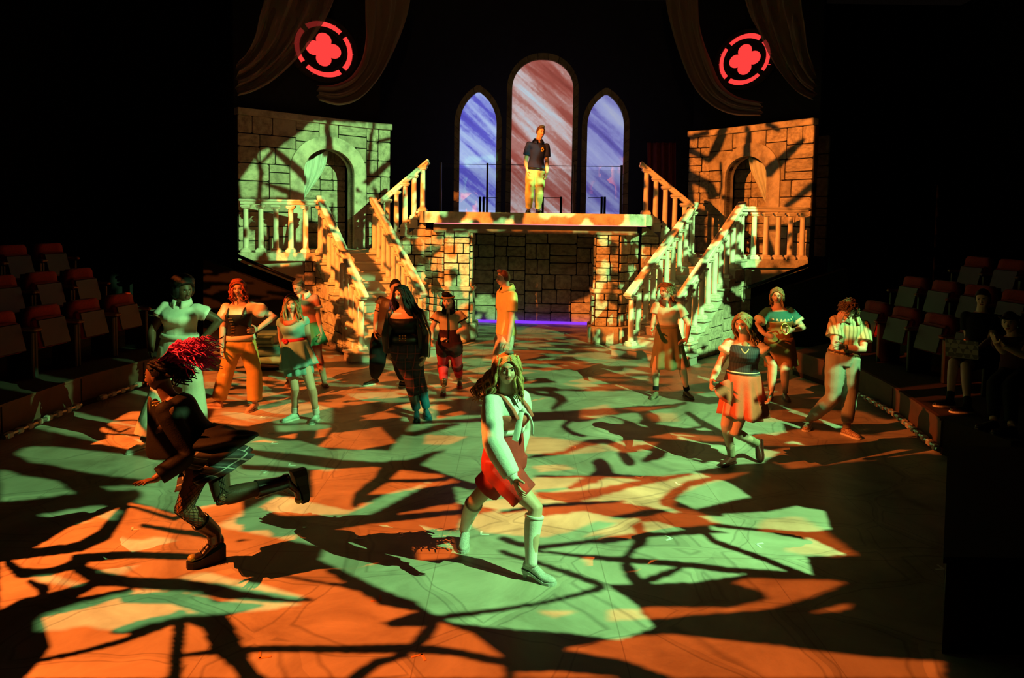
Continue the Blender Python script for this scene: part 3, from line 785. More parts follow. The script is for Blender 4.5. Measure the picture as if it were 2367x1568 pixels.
# ------------------------------------------------------------------ seating banks at both sides
def deck(name, poly, z, lab):
    o = MB().prism([(*p, 0) for p in poly], (0, 0, z)).build(name, mat('deck_carpet', (.035, .022, .016), .95, .3, 30)); tag(o, lab, None, None, 'structure'); return o
EL = [atZ(-120, 1075)[:2], atZ(0, 1018)[:2], atZ(185, 942)[:2], atZ(330, 897)[:2], atZ(470, 850)[:2]]
ER = [atZ(2178, 1052)[:2], atZ(2065, 962)[:2], atZ(1985, 914)[:2], atZ(1908, 893)[:2], atZ(1832, 866)[:2]]
deck('floor_deck_left', [tuple(p) for p in EL] + [(-6.6, 13.2), (-11.5, 13.2), (-11.5, 6.8)], .40, 'carpeted first tier of the left seating bank')
deck('floor_deck_right', [tuple(p) for p in ER] + [(6.6, 13.4), (11.5, 13.4), (11.5, 7.0), (5.0, 7.0)], .40, 'carpeted first tier of the right seating bank')
for k in (1, 2, 3):
    for s in (-1, 1):
        x0 = s * (6.75 + .95 * (k - 1)) if s < 0 else 6.45 + .95 * (k - 1)
        o = MB().prism([(x0, 7.2, .39), (s * 11.6, 7.2, .39), (s * 11.6, 13.0, .39), (x0 + s * -.35 * 0, 13.0, .39)], (0, 0, .36 * k)).build('floor_tier_%s' % ('left' if s < 0 else 'right'), MATS['deck_carpet'])
        tag(o, 'raised carpeted seating tier on the %s, step %d up' % ('left' if s < 0 else 'right', k), None, None, 'structure')
SEATR = mat('red_seat_fabric', (.26, .018, .020), .9, .25, 40, sheen=.1)
SEATB = mat('seat_shell', (.022, .020, .018), .45, .2)
def seat_meshes():
    back = MB().loft([[(x * .27 * w, y + .05 * math.cos(x * 1.4), z) for x, y in ((-1, .0), (-.5, -.03), (0, -.04), (.5, -.03), (1, 0), (1, .09), (0, .06), (-1, .09))] for z, w in ((.42, .95), (.55, 1), (.75, 1.0), (.85, .92), (.89, .75))])
    shell = MB().loft([[(x * .28 * w, y + .12, z) for x, y in ((-1, -.01), (0, -.04), (1, -.01), (1, .03), (0, .02), (-1, .03))] for z, w in ((.30, .95), (.6, 1), (.87, .9))])
    pan = MB().loft([[(x * .26, y, z) for x, z in ((-1, zz - .0), (-.85, zz + .0), (.85, zz), (1, zz))] for y, zz in ((0, 0),)]) if False else None
    pan = MB().box((0, -.06, .55), (.50, .10, .40), (1, 0, 0), (0, .96, -.25), (0, .25, .96), bev=.03)
    under = MB().box((0, -.125, .55), (.46, .02, .36), (1, 0, 0), (0, .96, -.25), (0, .25, .96), bev=.015)
    side = MB().box((0, .02, .30), (.05, .38, .60), bev=.012)
    arm = MB().box((0, -.02, .63), (.075, .42, .045), bev=.015)
    return [_me(back, 'backrest', SEATR, True), _me(shell, 'back_shell', SEATB), _me(pan, 'seat_pan', SEATR), _me(under, 'seat_underside', SEATB), _me(side, 'side_panel', SEATB), _me(arm, 'armrest', mat('worn_wood_arm', (.22, .11, .06), .4, .3, 9))]
SM = seat_meshes()
ORD = ['first', 'second', 'third', 'fourth', 'fifth', 'sixth', 'seventh', 'eighth']
def seat(loc, rot, lab, grp):
    t = thing('theatre_seat', lab, 'seat', loc, grp); t.rotation_euler = (0, 0, rot)
    for nm, me, off in (('backrest', SM[0], (0, 0, 0)), ('seat_pan', SM[2], (0, 0, 0)), ('side_panel', SM[4], (-.34, 0, 0)), ('side_panel', SM[4], (.34, 0, 0))):
        o = bpy.data.objects.new(nm, me); COL.objects.link(o); o.parent = t; o.location = off
        if nm == 'backrest':
            q = bpy.data.objects.new('back_shell', SM[1]); COL.objects.link(q); q.parent = o
        if nm == 'seat_pan':
            q = bpy.data.objects.new('seat_underside', SM[3]); COL.objects.link(q); q.parent = o
        if nm == 'side_panel':
            q = bpy.data.objects.new('armrest', SM[5]); COL.objects.link(q); q.parent = o
rows_l = [(-6.30, .40, 8.0, 12.3, 'front'), (-7.15, .76, 8.3, 12.6, 'second'), (-8.1, 1.12, 8.9, 12.5, 'third')]
for x, z, y0, y1, rn in rows_l:
    n = int((y1 - y0) / .72)
    for k in range(n):
        y = y0 + .72 * k; xx = x + .16 * (y - 8.8)
        seat((xx, y, z), math.radians(90 - 9), 'folded red theatre seat, %s from the camera in the %s row of the left bank' % (ORD[k], rn), 'seats of the left bank')
rows_r = [(5.95, .40, 9.2, 12.6, 'front'), (6.95, .76, 9.8, 12.8, 'second'), (7.9, 1.12, 10.4, 12.8, 'third')]
for x, z, y0, y1, rn in rows_r:
    n = int((y1 - y0) / .72)
    for k in range(n):
        y = y0 + .72 * k; xx = x - .10 * (y - 10)
        seat((xx, y, z), math.radians(-90 + 8), 'folded red theatre seat, %s from the camera in the %s row of the right bank' % (ORD[k], rn), 'seats of the right bank')
# stage-edge light strips (unlit pixel tape in clear casing)
def strip(lab, pts, z):
    P = [np.array([*p, z]) for p in pts]; root = thing('edge_light_strip', lab, 'light strip', P[0])
    d = [np.linalg.norm(P[i + 1] - P[i]) for i in range(len(P) - 1)]
    MB().tube(P, .028, 8).build('casing', mat('clear_casing', (.12, .11, .09), .12, .3, 20, spec=.8), root)
    tot = sum(d); n = int(tot / .16)
    for k in range(n):
        t = (k + .5) / n * tot; i = 0
        while i < len(d) - 1 and t > d[i]: t -= d[i]; i += 1
        e = _nrm(P[i + 1] - P[i]); c = P[i] + e * t
        MB().box(c, (.09, .066, .066), e, np.cross((0, 0, 1), e), bev=.01).build('pixel', mat('pixel_lens', (.42, .38, .30), .15, .2, 30, spec=.8), root)
strip('long light strip along the left stage edge, nearer piece', [atZ(8, 1012, .1)[:2], atZ(95, 973, .1)[:2], atZ(186, 936, .1)[:2]], .10)
strip('short light strip along the left stage edge, farther piece', [atZ(228, 922, .1)[:2], atZ(330, 886, .1)[:2]], .10)
strip('light strip along the right stage edge past the grey trousers', [atZ(1984, 910, .1)[:2], atZ(2065, 955, .1)[:2], atZ(2170, 1040, .1)[:2]], .10)
# kick boards of the first tier with framed edges
KB = mat('kick_board', (.10, .055, .035), .6, .3, 6)
for pts, lab in ((EL, 'left'), (ER, 'right')):
    for i in range(len(pts) - 1):
        a, b = np.array([*pts[i], 0]), np.array([*pts[i + 1], 0]); e = _nrm(b - a); n = np.array([e[1], -e[0], 0]); n = n if n @ (np.array([0, 9, 0]) - a) > 0 else -n
        L = np.linalg.norm(b - a)
        o = MB().box((a + b) / 2 + n * .012 + np.array([0, 0, .23]), (L - .03, .02, .3), e, n).box((a + b) / 2 + n * .02 + np.array([0, 0, .395]), (L, .05, .025), e, n).build('kick_board', KB)
        tag(o, 'dark kick board on the %s stage edge, %s piece from the camera' % (lab, ORD[i]), 'board')
# black half wall at the right front corner of the stage
hw = thing('half_wall', 'black half wall at the right front of the stage', 'wall', (*atZ(2300, 1500)[:2], 0))
c0, c1 = atZ(2176, 1620)[:2], atZ(2176, 1180)[:2]
for i in range(1):
    a = np.array([*atY(2176, 1530, 4.1)[:2], 0]); b = np.array([*atY(2185, 1240, 6.2)[:2], 0])
    MB().prism([a, b, b + (2.5, 0, 0), a + (2.5, 0, 0)], (0, 0, .55)).build('panel', BLACK, hw)
    MB().prism([a + (-.02, 0, .55), b + (-.02, 0, .55), b + (2.5, 0, .55), a + (2.5, 0, .55)], (0, 0, .04)).build('cap', BLACK, hw)
# stack of oversized books by the steps, left
bm_ = [mat('book_green', (.20, .42, .30), .3, .3, 8), mat('book_teal', (.16, .34, .30), .3, .3, 8), mat('book_sage', (.30, .44, .32), .3, .3, 8), mat('book_black', (.02, .02, .02), .4)]
def book(lab, px, py, Y, w, h, d, ang, m):
    c = atY(px, py, Y); X = (math.cos(ang), math.sin(ang), 0); Yv = (-math.sin(ang), math.cos(ang), 0)
    t = thing('book', lab, 'book', c - (0, 0, h / 2), 'stacked books beside the left stair')
    for s in (-1, 1): MB().box(c + (0, 0, s * (h / 2 - .008)), (w, d, .016), X, Yv, bev=.004).build('cover', m, t)
    MB().tube([c - np.array(X) * 0 + np.array(Yv) * (-d / 2 + .01) + np.array(X) * k * w / 2 for k in (-1, 1)], h / 2, 12, flat=1).build('spine', m, t)
    MB().box(c + np.array(Yv) * .02, (w * .95, d * .93, h - .03), X, Yv).build('pages', mat('book_pages', (.5, .46, .36), .8), t)
bz = 0.0
for i, (w, h, d, a, m, l) in enumerate([(.34, .10, .28, .1, 3, 'black closed book at the bottom of the stack'), (.40, .13, .3, -.15, 0, 'thick green book with bright spine, second from the bottom'), (.36, .15, .3, .12, 1, 'thick teal book in the middle of the stack'), (.34, .04, .3, 0, 2, 'thin sage book below the top of the stack'), (.26, .13, .28, -.1, 0, 'upright-looking green book at the top of the stack'), (.3, .05, .28, .1, 1, 'thin teal book on top of the stack')]):
    g = atZ(628, 852); c = g + np.array([(-.02, .06, 0, -.03, -.05, -.04)[i], 0, bz + h / 2])
    px, py = proj(c); book(l, px, py, c[1], w, h, d, a, bm_[m]); bz += h + .002
# spike-tape marks on the floor
TAPE = mat('white_tape', (.85, .85, .8), .6, .1)
TAPEO = mat('orange_tape', (.8, .35, .08), .6, .1)
for x, y, a, m, l in [(305, 1226, .4, 0, 'on the orange floor left of the planted boot'), (822, 1246, 0, 0, 'between the planted boot and the striding person'), (668, 1077, .2, 0, 'just beyond the kicked-up boot'), (617, 1089, 3, 0, 'beyond the running person\'s rear knee'), (620, 1003, .3, 0, 'left of the mint loafers, farther of two'), (628, 1026, .1, 0, 'left of the mint loafers, nearer of two'), (601, 966, 0, 0, 'beside the shoe under the yellow trousers'), (1112, 1236, 0, 0, 'right of the striding person\'s rear shoe'), (934, 1240, 2, 0, 'left of the striding person\'s rear shoe'), (1330, 1032, 3, 0, 'right of the striding person\'s waist'), (1482, 1105, 1, 0, 'on a red streak right of the romper'), (1552, 1245, 2.2, 0, 'on the green floor right of the white knee socks'), (1748, 1258, 5, 0, 'on the brightest green patch at the right'), (880, 1388, 1.8, 1, 'below the striding person\'s long shadow'), (975, 1513, 3.6, 1, 'at the front edge, right one of two'), (600, 1522, .3, 1, 'at the front edge, left one of two'), (1566, 1120, .1, 0, 'behind the red streak, beyond the others'), (2182, 1316, 1.7, 0, 'in the dark beside the half wall')]:
    g = atZ(x, y, .001); e = np.array([math.cos(a), math.sin(a), 0]); f = np.array([-e[1], e[0], 0])
    o = MB().box(g + e * .03, (.07, .016, .002), e, f).box(g + f * .03, (.016, .07, .002), e, f).build('tape_mark', TAPE if m == 0 else TAPEO)
    tag(o, 'small %s tape mark %s' % ('white' if m == 0 else 'orange', l), 'tape mark', 'spike marks on the stage floor')
# ------------------------------------------------------------------ people
def solve(parent, px, py, L, sg):
    """point on the pixel's ray at bone length L from the parent joint; sg -1 nearer, +1 farther, 0 closest approach"""
    d = ray(px, py); d = d / np.linalg.norm(d); w = parent - CAM
    tc = w @ d; h2 = L * L - (w @ w - tc * tc)
    return CAM + d * (tc + (sg * math.sqrt(h2) if h2 > 0 else 0))
def vyaw(a): a = math.radians(a); return np.array([math.sin(a), -math.cos(a), 0]), np.array([math.cos(a), math.sin(a), 0])
class Pp: pass
CAST = []
# torso sections along pelvis(0) -> neck base(1): t, half width, half depth, forward offset
SEC = [(-.20, .125, .10, -.005), (-.08, .160, .118, -.01), (.06, .168, .118, -.01), (.22, .150, .108, -.004), (.42, .124, .092, .004), (.60, .136, .104, .006), (.76, .152, .113, .004), (.88, .150, .100, -.004), (.96, .105, .076, -.010), (1.03, .060, .058, -.012)]
def skin(n, c): return mat('skin_' + n, c, .5, .12, 9, .04, 60, spec=.35)
def person(lab, H, pel, neck, head, yaws, hd, arms, legs, sk, root_px, zf=0.0, fat=1.0, bust=0.0, vox=.009, name='person', chest=1.0):
    """joints come from photo pixels, depth from the floor contact and bone lengths.
    yaws=(pelvis, chest); hd=(yaw, pitch down, tilt); arms={'l','r'}: (ex,ey,sg, wx,wy,sg, hx,hy,sg, curl, palm hint)"""
    P = Pp(); P.H = H; k = H / 1.7; P.k = k; P.fat = fat; P.vox = vox; P.sk = sk
    g = atZ(*root_px, zf) if len(root_px) == 2 else np.array([atY(root_px[0], root_px[1], root_px[2])[0], root_px[2], zf]); Y0 = g[1]; P.g = g; P.zf = zf
    CAST.append((P, g[0], Y0, zf, H))
    P.root = thing(name, lab, 'person', (g[0], Y0, zf))
    P.pel = atY(pel[0], pel[1], Y0 + pel[2]); P.neck = atY(neck[0], neck[1], Y0 + neck[2]); P.head = atY(head[0], head[1], Y0 + head[2])
    P.pf, P.ps = vyaw(yaws[0]); P.cf, P.cs = vyaw(yaws[1])
    sp = P.neck - P.pel; P.spl = np.linalg.norm(sp); P.spd = sp / P.spl
    def frame(t):
        u = P.ps * (1 - t) + P.cs * t; f = P.pf * (1 - t) + P.cf * t
        f = _nrm(f - P.spd * (f @ P.spd)); u = _nrm(u - P.spd * (u @ P.spd) - f * (u @ f)); return u, f
    P.frame = frame
    def sec(t, off=0.0, wmul=1.0):
        T = [s[0] for s in SEC]; w = np.interp(t, T, [s[1] for s in SEC]); d = np.interp(t, T, [s[2] for s in SEC]); fo = np.interp(t, T, [s[3] for s in SEC])
        tt = min(max(t, 0), 1); u, f = frame(tt); fm = fat if t < .93 else 1
        if bust and .5 < t < .86: d = d + bust * math.sin((t - .5) / .36 * math.pi) * .5; fo = fo + bust * math.sin((t - .5) / .36 * math.pi) * .5
        if t > .6: w = w * (1 + (chest - 1) * min(1, (t - .6) / .15))
        c = P.pel + P.spd * P.spl * t + f * fo * k
        return c, u, f, (w * fm * k + off) * wmul, (d * fm * k + off) * wmul
    P.sec = sec
    def ring(t, off=0.0, n=20, wmul=1.0, fold=0.0, ph=0):
        c, u, f, a, b = sec(t, off, wmul)
        return [c + u * a * math.cos(q) * (1 + fold * math.sin(q * 7 + ph)) + f * b * math.sin(q) * (1 + fold * math.sin(q * 7 + ph)) for q in [2 * math.pi * i / n for i in range(n)]]
    P.ring = ring
    uN, fN = frame(.9); uP, fP = frame(0)
    P.sh = {'l': P.pel + P.spd * P.spl * .875 - uN * .158 * k * chest, 'r': P.pel + P.spd * P.spl * .875 + uN * .158 * k * chest}
    P.hip = {'l': P.pel - P.spd * .03 - uP * .085 * k * fat, 'r': P.pel - P.spd * .03 + uP * .085 * k * fat}
    LU, LF, LT, LS = .285 * k, .245 * k, .42 * k, .42 * k
    P.el = {}; P.wr = {}; P.ht = {}; P.hand = {}
    for s, a in arms.items():
        P.el[s] = solve(P.sh[s], a[0], a[1], LU, a[2]); P.wr[s] = solve(P.el[s], a[3], a[4], LF, a[5]); P.ht[s] = solve(P.wr[s], a[6], a[7], .17 * k, a[8])
        P.hand[s] = (a[9] if len(a) > 9 else .35, a[10] if len(a) > 10 else None)
    P.kn = {}; P.an = {}; P.toe = {}; P.lift = {}
    for s, l in legs.items():
        kx, ky, ft = l[0], l[1], l[2]
        if ft[0] == 'g':
            A = atZ(ft[1], ft[2], zf + (ft[5] if len(ft) > 5 else .095)); T = atZ(ft[3], ft[4], zf + .02); P.lift[s] = False
            dv = (T - A) * np.array([1, 1, 0]); dv = _nrm(dv) if np.linalg.norm(dv) > .03 else fP
        elif ft[0] == 'v':
            A = atY(ft[1], 490, Y0 + ft[3]); A[2] = zf + .095; dv = _nrm(fP + P.ps * (-.25 if s == 'l' else .2)); P.lift[s] = False
        else:
            A = atY(ft[1], ft[2], Y0 + ft[3]); T = atY(ft[4], ft[5], Y0 + ft[6]); dv = _nrm(T - A); P.lift[s] = True
        P.an[s] = A; P.toe[s] = dv
        dist = np.linalg.norm(P.hip[s] - A)
        lt, ls = (LT, LS) if dist < .86 * (LT + LS) else (dist * .502, dist * .502)
        best = None
        lo, hi = sorted((P.hip[s][1], A[1]))
        for Yk in np.linspace(lo - .45, hi + .45, 121):
            q = atY(kx, ky, Yk); c = (np.linalg.norm(q - P.hip[s]) - lt) ** 2 + (np.linalg.norm(q - A) - ls) ** 2 + .02 * max(0, -((q - (P.hip[s] + A) / 2) @ fP)) 
            if best is None or c < best[0]: best = (c, q)
        P.kn[s] = best[1]
    # ---- body mesh
    mb = MB(); mb.loft([ring(t) for t in np.linspace(-.20, 1.03, 18)])
    mb.tube([P.neck - P.spd * .05, P.neck * .55 + P.head * .45, P.head - (P.head - P.neck) * .1], [.062 * k, .054 * k, .056 * k], 14)
    for s in P.el:
        sh, el, wr = P.sh[s], P.el[s], P.wr[s]; fm = .5 + .5 * fat
        mb.ell(sh, [.054 * k * fm] * 3)
        pts = [sh * .85 + (P.pel + P.spd * P.spl * .86) * .15, sh, sh * .6 + el * .4, sh * .2 + el * .8, el, el * .7 + wr * .3, el * .3 + wr * .7, wr]
        mb.tube(pts, [x * k * fm for x in (.055, .056, .049, .042, .040, .041, .033, .027)], 12)
    for s in P.kn:
        h, kn, an = P.hip[s], P.kn[s], P.an[s]; fm = .45 + .55 * fat; back = -fP
        pts = [h + P.spd * .06, h, h * .65 + kn * .35, h * .25 + kn * .75, kn, kn * .75 + an * .25 + back * .012, kn * .45 + an * .55, kn * .12 + an * .88, an]
        mb.tube(pts, [x * k * fm for x in (.075, .088, .080, .064, .057, .058, .048, .036, .037)], 14)
    body = mb.build('body', sk, P.root, True, voxel=vox, sm=4)
    # ---- head
    hy, hp, ht = [math.radians(x) for x in hd]
    fw = np.array([math.sin(hy) * math.cos(hp), -math.cos(hy) * math.cos(hp), -math.sin(hp)])
    sd = np.array([math.cos(hy), math.sin(hy), 0]); up = np.cross(fw, sd); up = up if up[2] > 0 else -up
    sd2 = sd * math.cos(ht) - up * math.sin(ht); up2 = up * math.cos(ht) + sd * math.sin(ht)
    P.hf, P.hs, P.hu = fw, sd2, up2; hk = .96 * (.35 + .65 * k); P.hk = hk
    def hp3(x, y, z): return P.head + (sd2 * x + fw * y + up2 * z) * hk
    P.hp = hp3
    mh = MB(); rings = []
    nl, na = 26, 36
    for i in range(1, nl):
        a = math.pi * i / nl; z = -math.cos(a); r = math.sin(a); ringp = []
        for j in range(na):
            b = 2 * math.pi * j / na; x = r * math.cos(b); y = r * math.sin(b)
            X, Yv, Z = x * .077, y * (.098 if y < 0 else .090), z * .118
            dn = max(0, -z)
            X *= 1 - .26 * dn ** 1.5
            if y > 0: Yv *= 1 - .04 * dn; Yv += .006 * max(0, dn - .55) * 2.2
            else: Yv *= 1 - .42 * dn ** 1.2
            if y > .2:
                for sx in (-1, 1):
                    Yv -= .013 * math.exp(-((X - sx * .030) / .017) ** 2 - ((Z - .010) / .014) ** 2)
                    Yv += .005 * math.exp(-((X - sx * .040) / .018) ** 2 - ((Z + .028) / .018) ** 2)
                    Yv += .004 * math.exp(-((X - sx * .028) / .022) ** 2 - ((Z - .032) / .010) ** 2)
                Yv -= .004 * math.exp(-(X / .03) ** 2 - ((Z + .055) / .008) ** 2)
                Yv += .006 * math.exp(-(X / .024) ** 2 - ((Z + .068) / .010) ** 2)
            ringp.append(hp3(X, Yv, Z))
        rings.append(ringp)
    mh.loft(rings)
    mh.loft([[hp3(-.006, .078, .022), hp3(.006, .078, .022), hp3(.004, .086, .024), hp3(-.004, .086, .024)], [hp3(-.009, .080, -.005), hp3(.009, .080, -.005), hp3(.005, .098, -.004), hp3(-.005, .098, -.004)], [hp3(-.016, .080, -.028), hp3(.016, .080, -.028), hp3(.008, .112, -.026), hp3(-.008, .112, -.026)], [hp3(-.012, .080, -.036), hp3(.012, .080, -.036), hp3(.006, .102, -.036), hp3(-.006, .102, -.036)]])
    for sx in (-1, 1):
        mh.ell(hp3(sx * .079, -.004, -.008), (.009 * hk, .019 * hk, .031 * hk), sd2, fw, up2, 10, 7)
        mh.ell(hp3(sx * .011, .092, -.031), (.008 * hk, .009 * hk, .007 * hk), sd2, fw, up2, 8, 6)
    mh.tube([P.head - (P.head - P.neck) * .75, P.head - (P.head - P.neck) * .1 - fw * .012], [.053 * k, .057 * k], 14)
    hv = min(vox * .55, .0045)
    headm = mh.build('head', sk, P.root, True, voxel=hv, sm=2)
    objs = [body, headm]
    # ---- hands
    for s in P.el:
        curl, hint = P.hand[s]; d = _nrm(P.ht[s] - P.wr[s]); fa = _nrm(P.wr[s] - P.el[s])
        nh = np.array(hint, float) if hint is not None else (P.cs if s == 'l' else -P.cs)
        nrm = _nrm(nh - d * (nh @ d)); lat = np.cross(d, nrm)
        ts = 1 if (lat @ (P.cf + np.array([0, 0, .6]))) > 0 else -1        # thumb side forward/up
        w = P.wr[s]; m2 = MB(); kk = k * 1.0
        rr = []
        for t, a, b in ((-.01, .024, .022), (.02, .030, .018), (.055, .040, .016), (.088, .041, .013), (.097, .036, .010)):
            rr.append([w + d * t * kk + (lat * a * math.cos(q) + nrm * b * math.sin(q)) * kk for q in [2 * math.pi * i / 14 for i in range(14)]])
        m2.loft(rr)
        for fi, (o, L) in enumerate(((.031, .072), (.0105, .080), (-.0105, .075), (-.030, .058))):
            p = w + (d * .088 + lat * ts * o) * kk; pts = [p - d * .02 * kk, p]; dd = _nrm(d + lat * ts * o * 2.0); cu = curl * (1 + .18 * fi)
            for q, fr in enumerate((.45, .31, .24)):
                a = cu * (q + .6); v = dd * math.cos(a) + nrm * math.sin(a); pts.append(pts[-1] + v * L * fr * kk)
            m2.tube(pts, [x * kk for x in (.0095, .0095, .0088, .0080, .0062)], 8)
        p = w + (d * .022 + lat * ts * .026) * kk; v1 = _nrm(d * .62 + lat * ts * .7 + nrm * .28); v2 = _nrm(d * .9 + lat * ts * .25 + nrm * (.25 + curl * .6))
        m2.tube([p - v1 * .01, p + v1 * .040 * kk, p + v1 * .040 * kk + v2 * .030 * kk, p + v1 * .040 * kk + v2 * .054 * kk], [.015 * kk, .012 * kk, .010 * kk, .007 * kk], 8)
        objs.append(m2.build('hand', sk, P.root, True, voxel=.0042 if vox < .008 else .005, sm=2))
    # join into one continuous body object
    bm = bmesh.new()
    for o in objs:
        bm.from_mesh(o.data)
    me = bpy.data.meshes.new('body'); bm.to_mesh(me); bm.free(); me.materials.append(sk); me.polygons.foreach_set('use_smooth', [True] * len(me.polygons))
    for o in objs[1:]: bpy.data.objects.remove(o, do_unlink=True)
    objs[0].data = me
    # ---- face details
    ew = mat('eye_white', (.75, .72, .66), .25, .05); ei = mat('eye_dark', (.03, .02, .015), .2)
    for sx in (-1, 1):
        e = MB().ell(hp3(sx * .030, .0735, .009), (.0125 * hk, .0095 * hk, .0075 * hk), sd2, fw, up2, 12, 8).build('eye', ew, P.root, True)
        MB().ell(hp3(sx * .030, .0815, .009), (.0056 * hk, .003 * hk, .0056 * hk), sd2, fw, up2, 10, 6).build('iris', ei, e, True)
    return P
def brows(P, m, lip=(.35, .10, .08), mouth_open=0.0):
    h = P.hp; q = P.hk
    for sx in (-1, 1):
        MB().tube([h(sx * .013, .0895, .027), h(sx * .028, .0885, .033), h(sx * .046, .0760, .028)], [.003 * q, .0042 * q, .002 * q], 6).build('eyebrow', m, P.root)
        MB().tube([h(sx * .018, .0825, .0125), h(sx * .030, .0865, .018), h(sx * .043, .0770, .0125)], [.0014 * q, .002 * q, .0014 * q], 6).build('eyelash', m, P.root)
    lm = mat('lips_%.2f_%.2f' % lip[:2], lip, .4, .1)
    MB().tube([h(-.023, .0765, -.053), h(-.010, .0870, -.0495), h(0, .0885, -.0515), h(.010, .0870, -.0495), h(.023, .0765, -.053)], [.0015 * q, .0042 * q, .0040 * q, .0042 * q, .0015 * q], 8).build('upper_lip', lm, P.root, True)
    d = mouth_open
    MB().tube([h(-.021, .0765, -.0545), h(-.009, .0865, -.0605 - d), h(.009, .0865, -.0605 - d), h(.021, .0765, -.0545)], [.0015 * q, .0050 * q, .0050 * q, .0015 * q], 8).build('lower_lip', lm, P.root, True)
# ---- clothes
def gvox(P): return max(P.vox * 1.15, .009)
def top(P, m, t0=.1, t1=.97, off=.014, sl=0.5, sloff=.016, flare=0.0, name='shirt', sides='lr', ease=0.0, puff=0.0, sm=4, neck=True):
    mb = MB(); mb.loft([P.ring(t, off + ease * (1 - abs(t - .35)) , fold=.012, ph=t * 9) for t in np.linspace(t0, t1, 16)])
    k = P.k; fm = .5 + .5 * P.fat
    for s in sides:
        if s not in P.el: continue
        L = sl[s] if isinstance(sl, dict) else sl
        if L <= 0: continue
        sh, el, wr = P.sh[s], P.el[s], P.wr[s]; inn = sh * .75 + (P.pel + P.spd * P.spl * .84) * .25
        mb.ell(sh, [.050 * k * fm + sloff * .8] * 3)
        pts = [inn, sh]; rd = [.052 * k * fm + sloff * .7, .052 * k * fm + sloff * .8]
        for f in np.linspace(.15, L, 7):
            if f <= 1: p = sh * (1 - f) + el * f; r = np.interp(f, [0, .4, .8, 1], [.056, .049, .042, .040])
            else: p = el * (2 - f) + wr * (f - 1); r = np.interp(f - 1, [0, .3, .7, 1], [.040, .041, .033, .028])
            x = (f - .15) / max(L - .15, .01)
            pts.append(p); rd.append(r * k * fm + sloff + flare * x + puff * math.sin(min(1, x) * math.pi))
        mb.tube(pts, rd, 14)
    return mb.build(name, m, P.root, True, voxel=gvox(P), sm=sm)
def pants(P, m, t1=.30, off=.014, length=1.0, prof=None, name='trousers', sides=None, voxel=None, lens=None):
    """prof: extra radius at (hip, mid thigh, knee, calf, hem)"""
    prof = prof or (.012, .012, .014, .016, .02); k = P.k; fm = .45 + .55 * P.fat; mb = MB()
    mb.loft([P.ring(t, off, fold=.008, ph=t * 5) for t in np.linspace(-.20, t1, 10)])
    for s in (sides or P.kn):
        h, kn, an = P.hip[s], P.kn[s], P.an[s]; Ln = (lens or {}).get(s, length)
        pts = [h + P.spd * .05]; rd = [.088 * k * fm + prof[0]]
        for f in np.linspace(0, Ln, 12):
            if f <= .5: p = h * (1 - 2 * f) + kn * 2 * f
            else: p = kn * (2 - 2 * f) + an * (2 * f - 1)
            r = np.interp(f, [0, .18, .38, .5, .62, .78, .94, 1], [.088, .080, .064, .057, .058, .048, .036, .037]) * k * fm
            e = np.interp(f, [0, .25, .5, .75, 1], prof); pts.append(p); rd.append(r + e + .003 * math.sin(f * 40))
        mb.tube(pts, rd, 16)
    return mb.build(name, m, P.root, True, voxel=voxel or gvox(P), sm=3)
def legwear(P, m, s, f0, f1, off=.004, name='sock', n=16, k2=14):
    k = P.k; fm = .45 + .55 * P.fat; pts = []; rd = []; h, kn, an = P.hip[s], P.kn[s], P.an[s]; fP = P.frame(0)[1]
    for f in np.linspace(f0, f1, k2):
        if f <= .5: p = h * (1 - 2 * f) + kn * 2 * f
        else: p = kn * (2 - 2 * f) + an * (2 * f - 1)
        p = p - fP * .012 * max(0, math.sin((f - .5) * 2 * math.pi)) if f > .5 else p
        r = np.interp(f, [0, .18, .38, .5, .62, .78, .94, 1], [.088, .080, .064, .057, .060, .049, .037, .038]) * k * fm
        pts.append(p); rd.append(r + off)
    return MB().tube(pts, rd, n).build(name, m, P.root, True)
def fishnet(P, m, s, f0, f1, n=13, rows=26):
    k = P.k; h, kn, an = P.hip[s], P.kn[s], P.an[s]; fm = .45 + .55 * P.fat; V = []; fs = []
    ax = _nrm(an - h); u = _nrm(np.array([0, 1., 0]) - ax * ax[1]); w = np.cross(ax, u)
    for i in range(rows + 1):
        f = f0 + (f1 - f0) * i / rows
        p = h * (1 - 2 * f) + kn * 2 * f if f <= .5 else kn * (2 - 2 * f) + an * (2 * f - 1)
        r = np.interp(f, [0, .18, .38, .5, .62, .78, .94, 1], [.088, .080, .064, .057, .059, .049, .037, .038]) * k * fm + .007
        for j in range(n):
            a = 2 * math.pi * (j + (.5 if i % 2 else 0)) / n; V.append(p + (u * math.cos(a) + w * math.sin(a)) * r)
    for i in range(rows - 1):
        for j in range(n):
            a = i * n + j
            if i % 2 == 0: L, R = (i + 1) * n + (j - 1) % n, (i + 1) * n + j
            else: L, R = (i + 1) * n + j, (i + 1) * n + (j + 1) % n
            b = (i + 2) * n + j
            if i + 2 <= rows: fs.append((a, R, b, L))
    return MB().add(V, fs).build('fishnet_stocking', m, P.root, wire=.0045, normals=False)
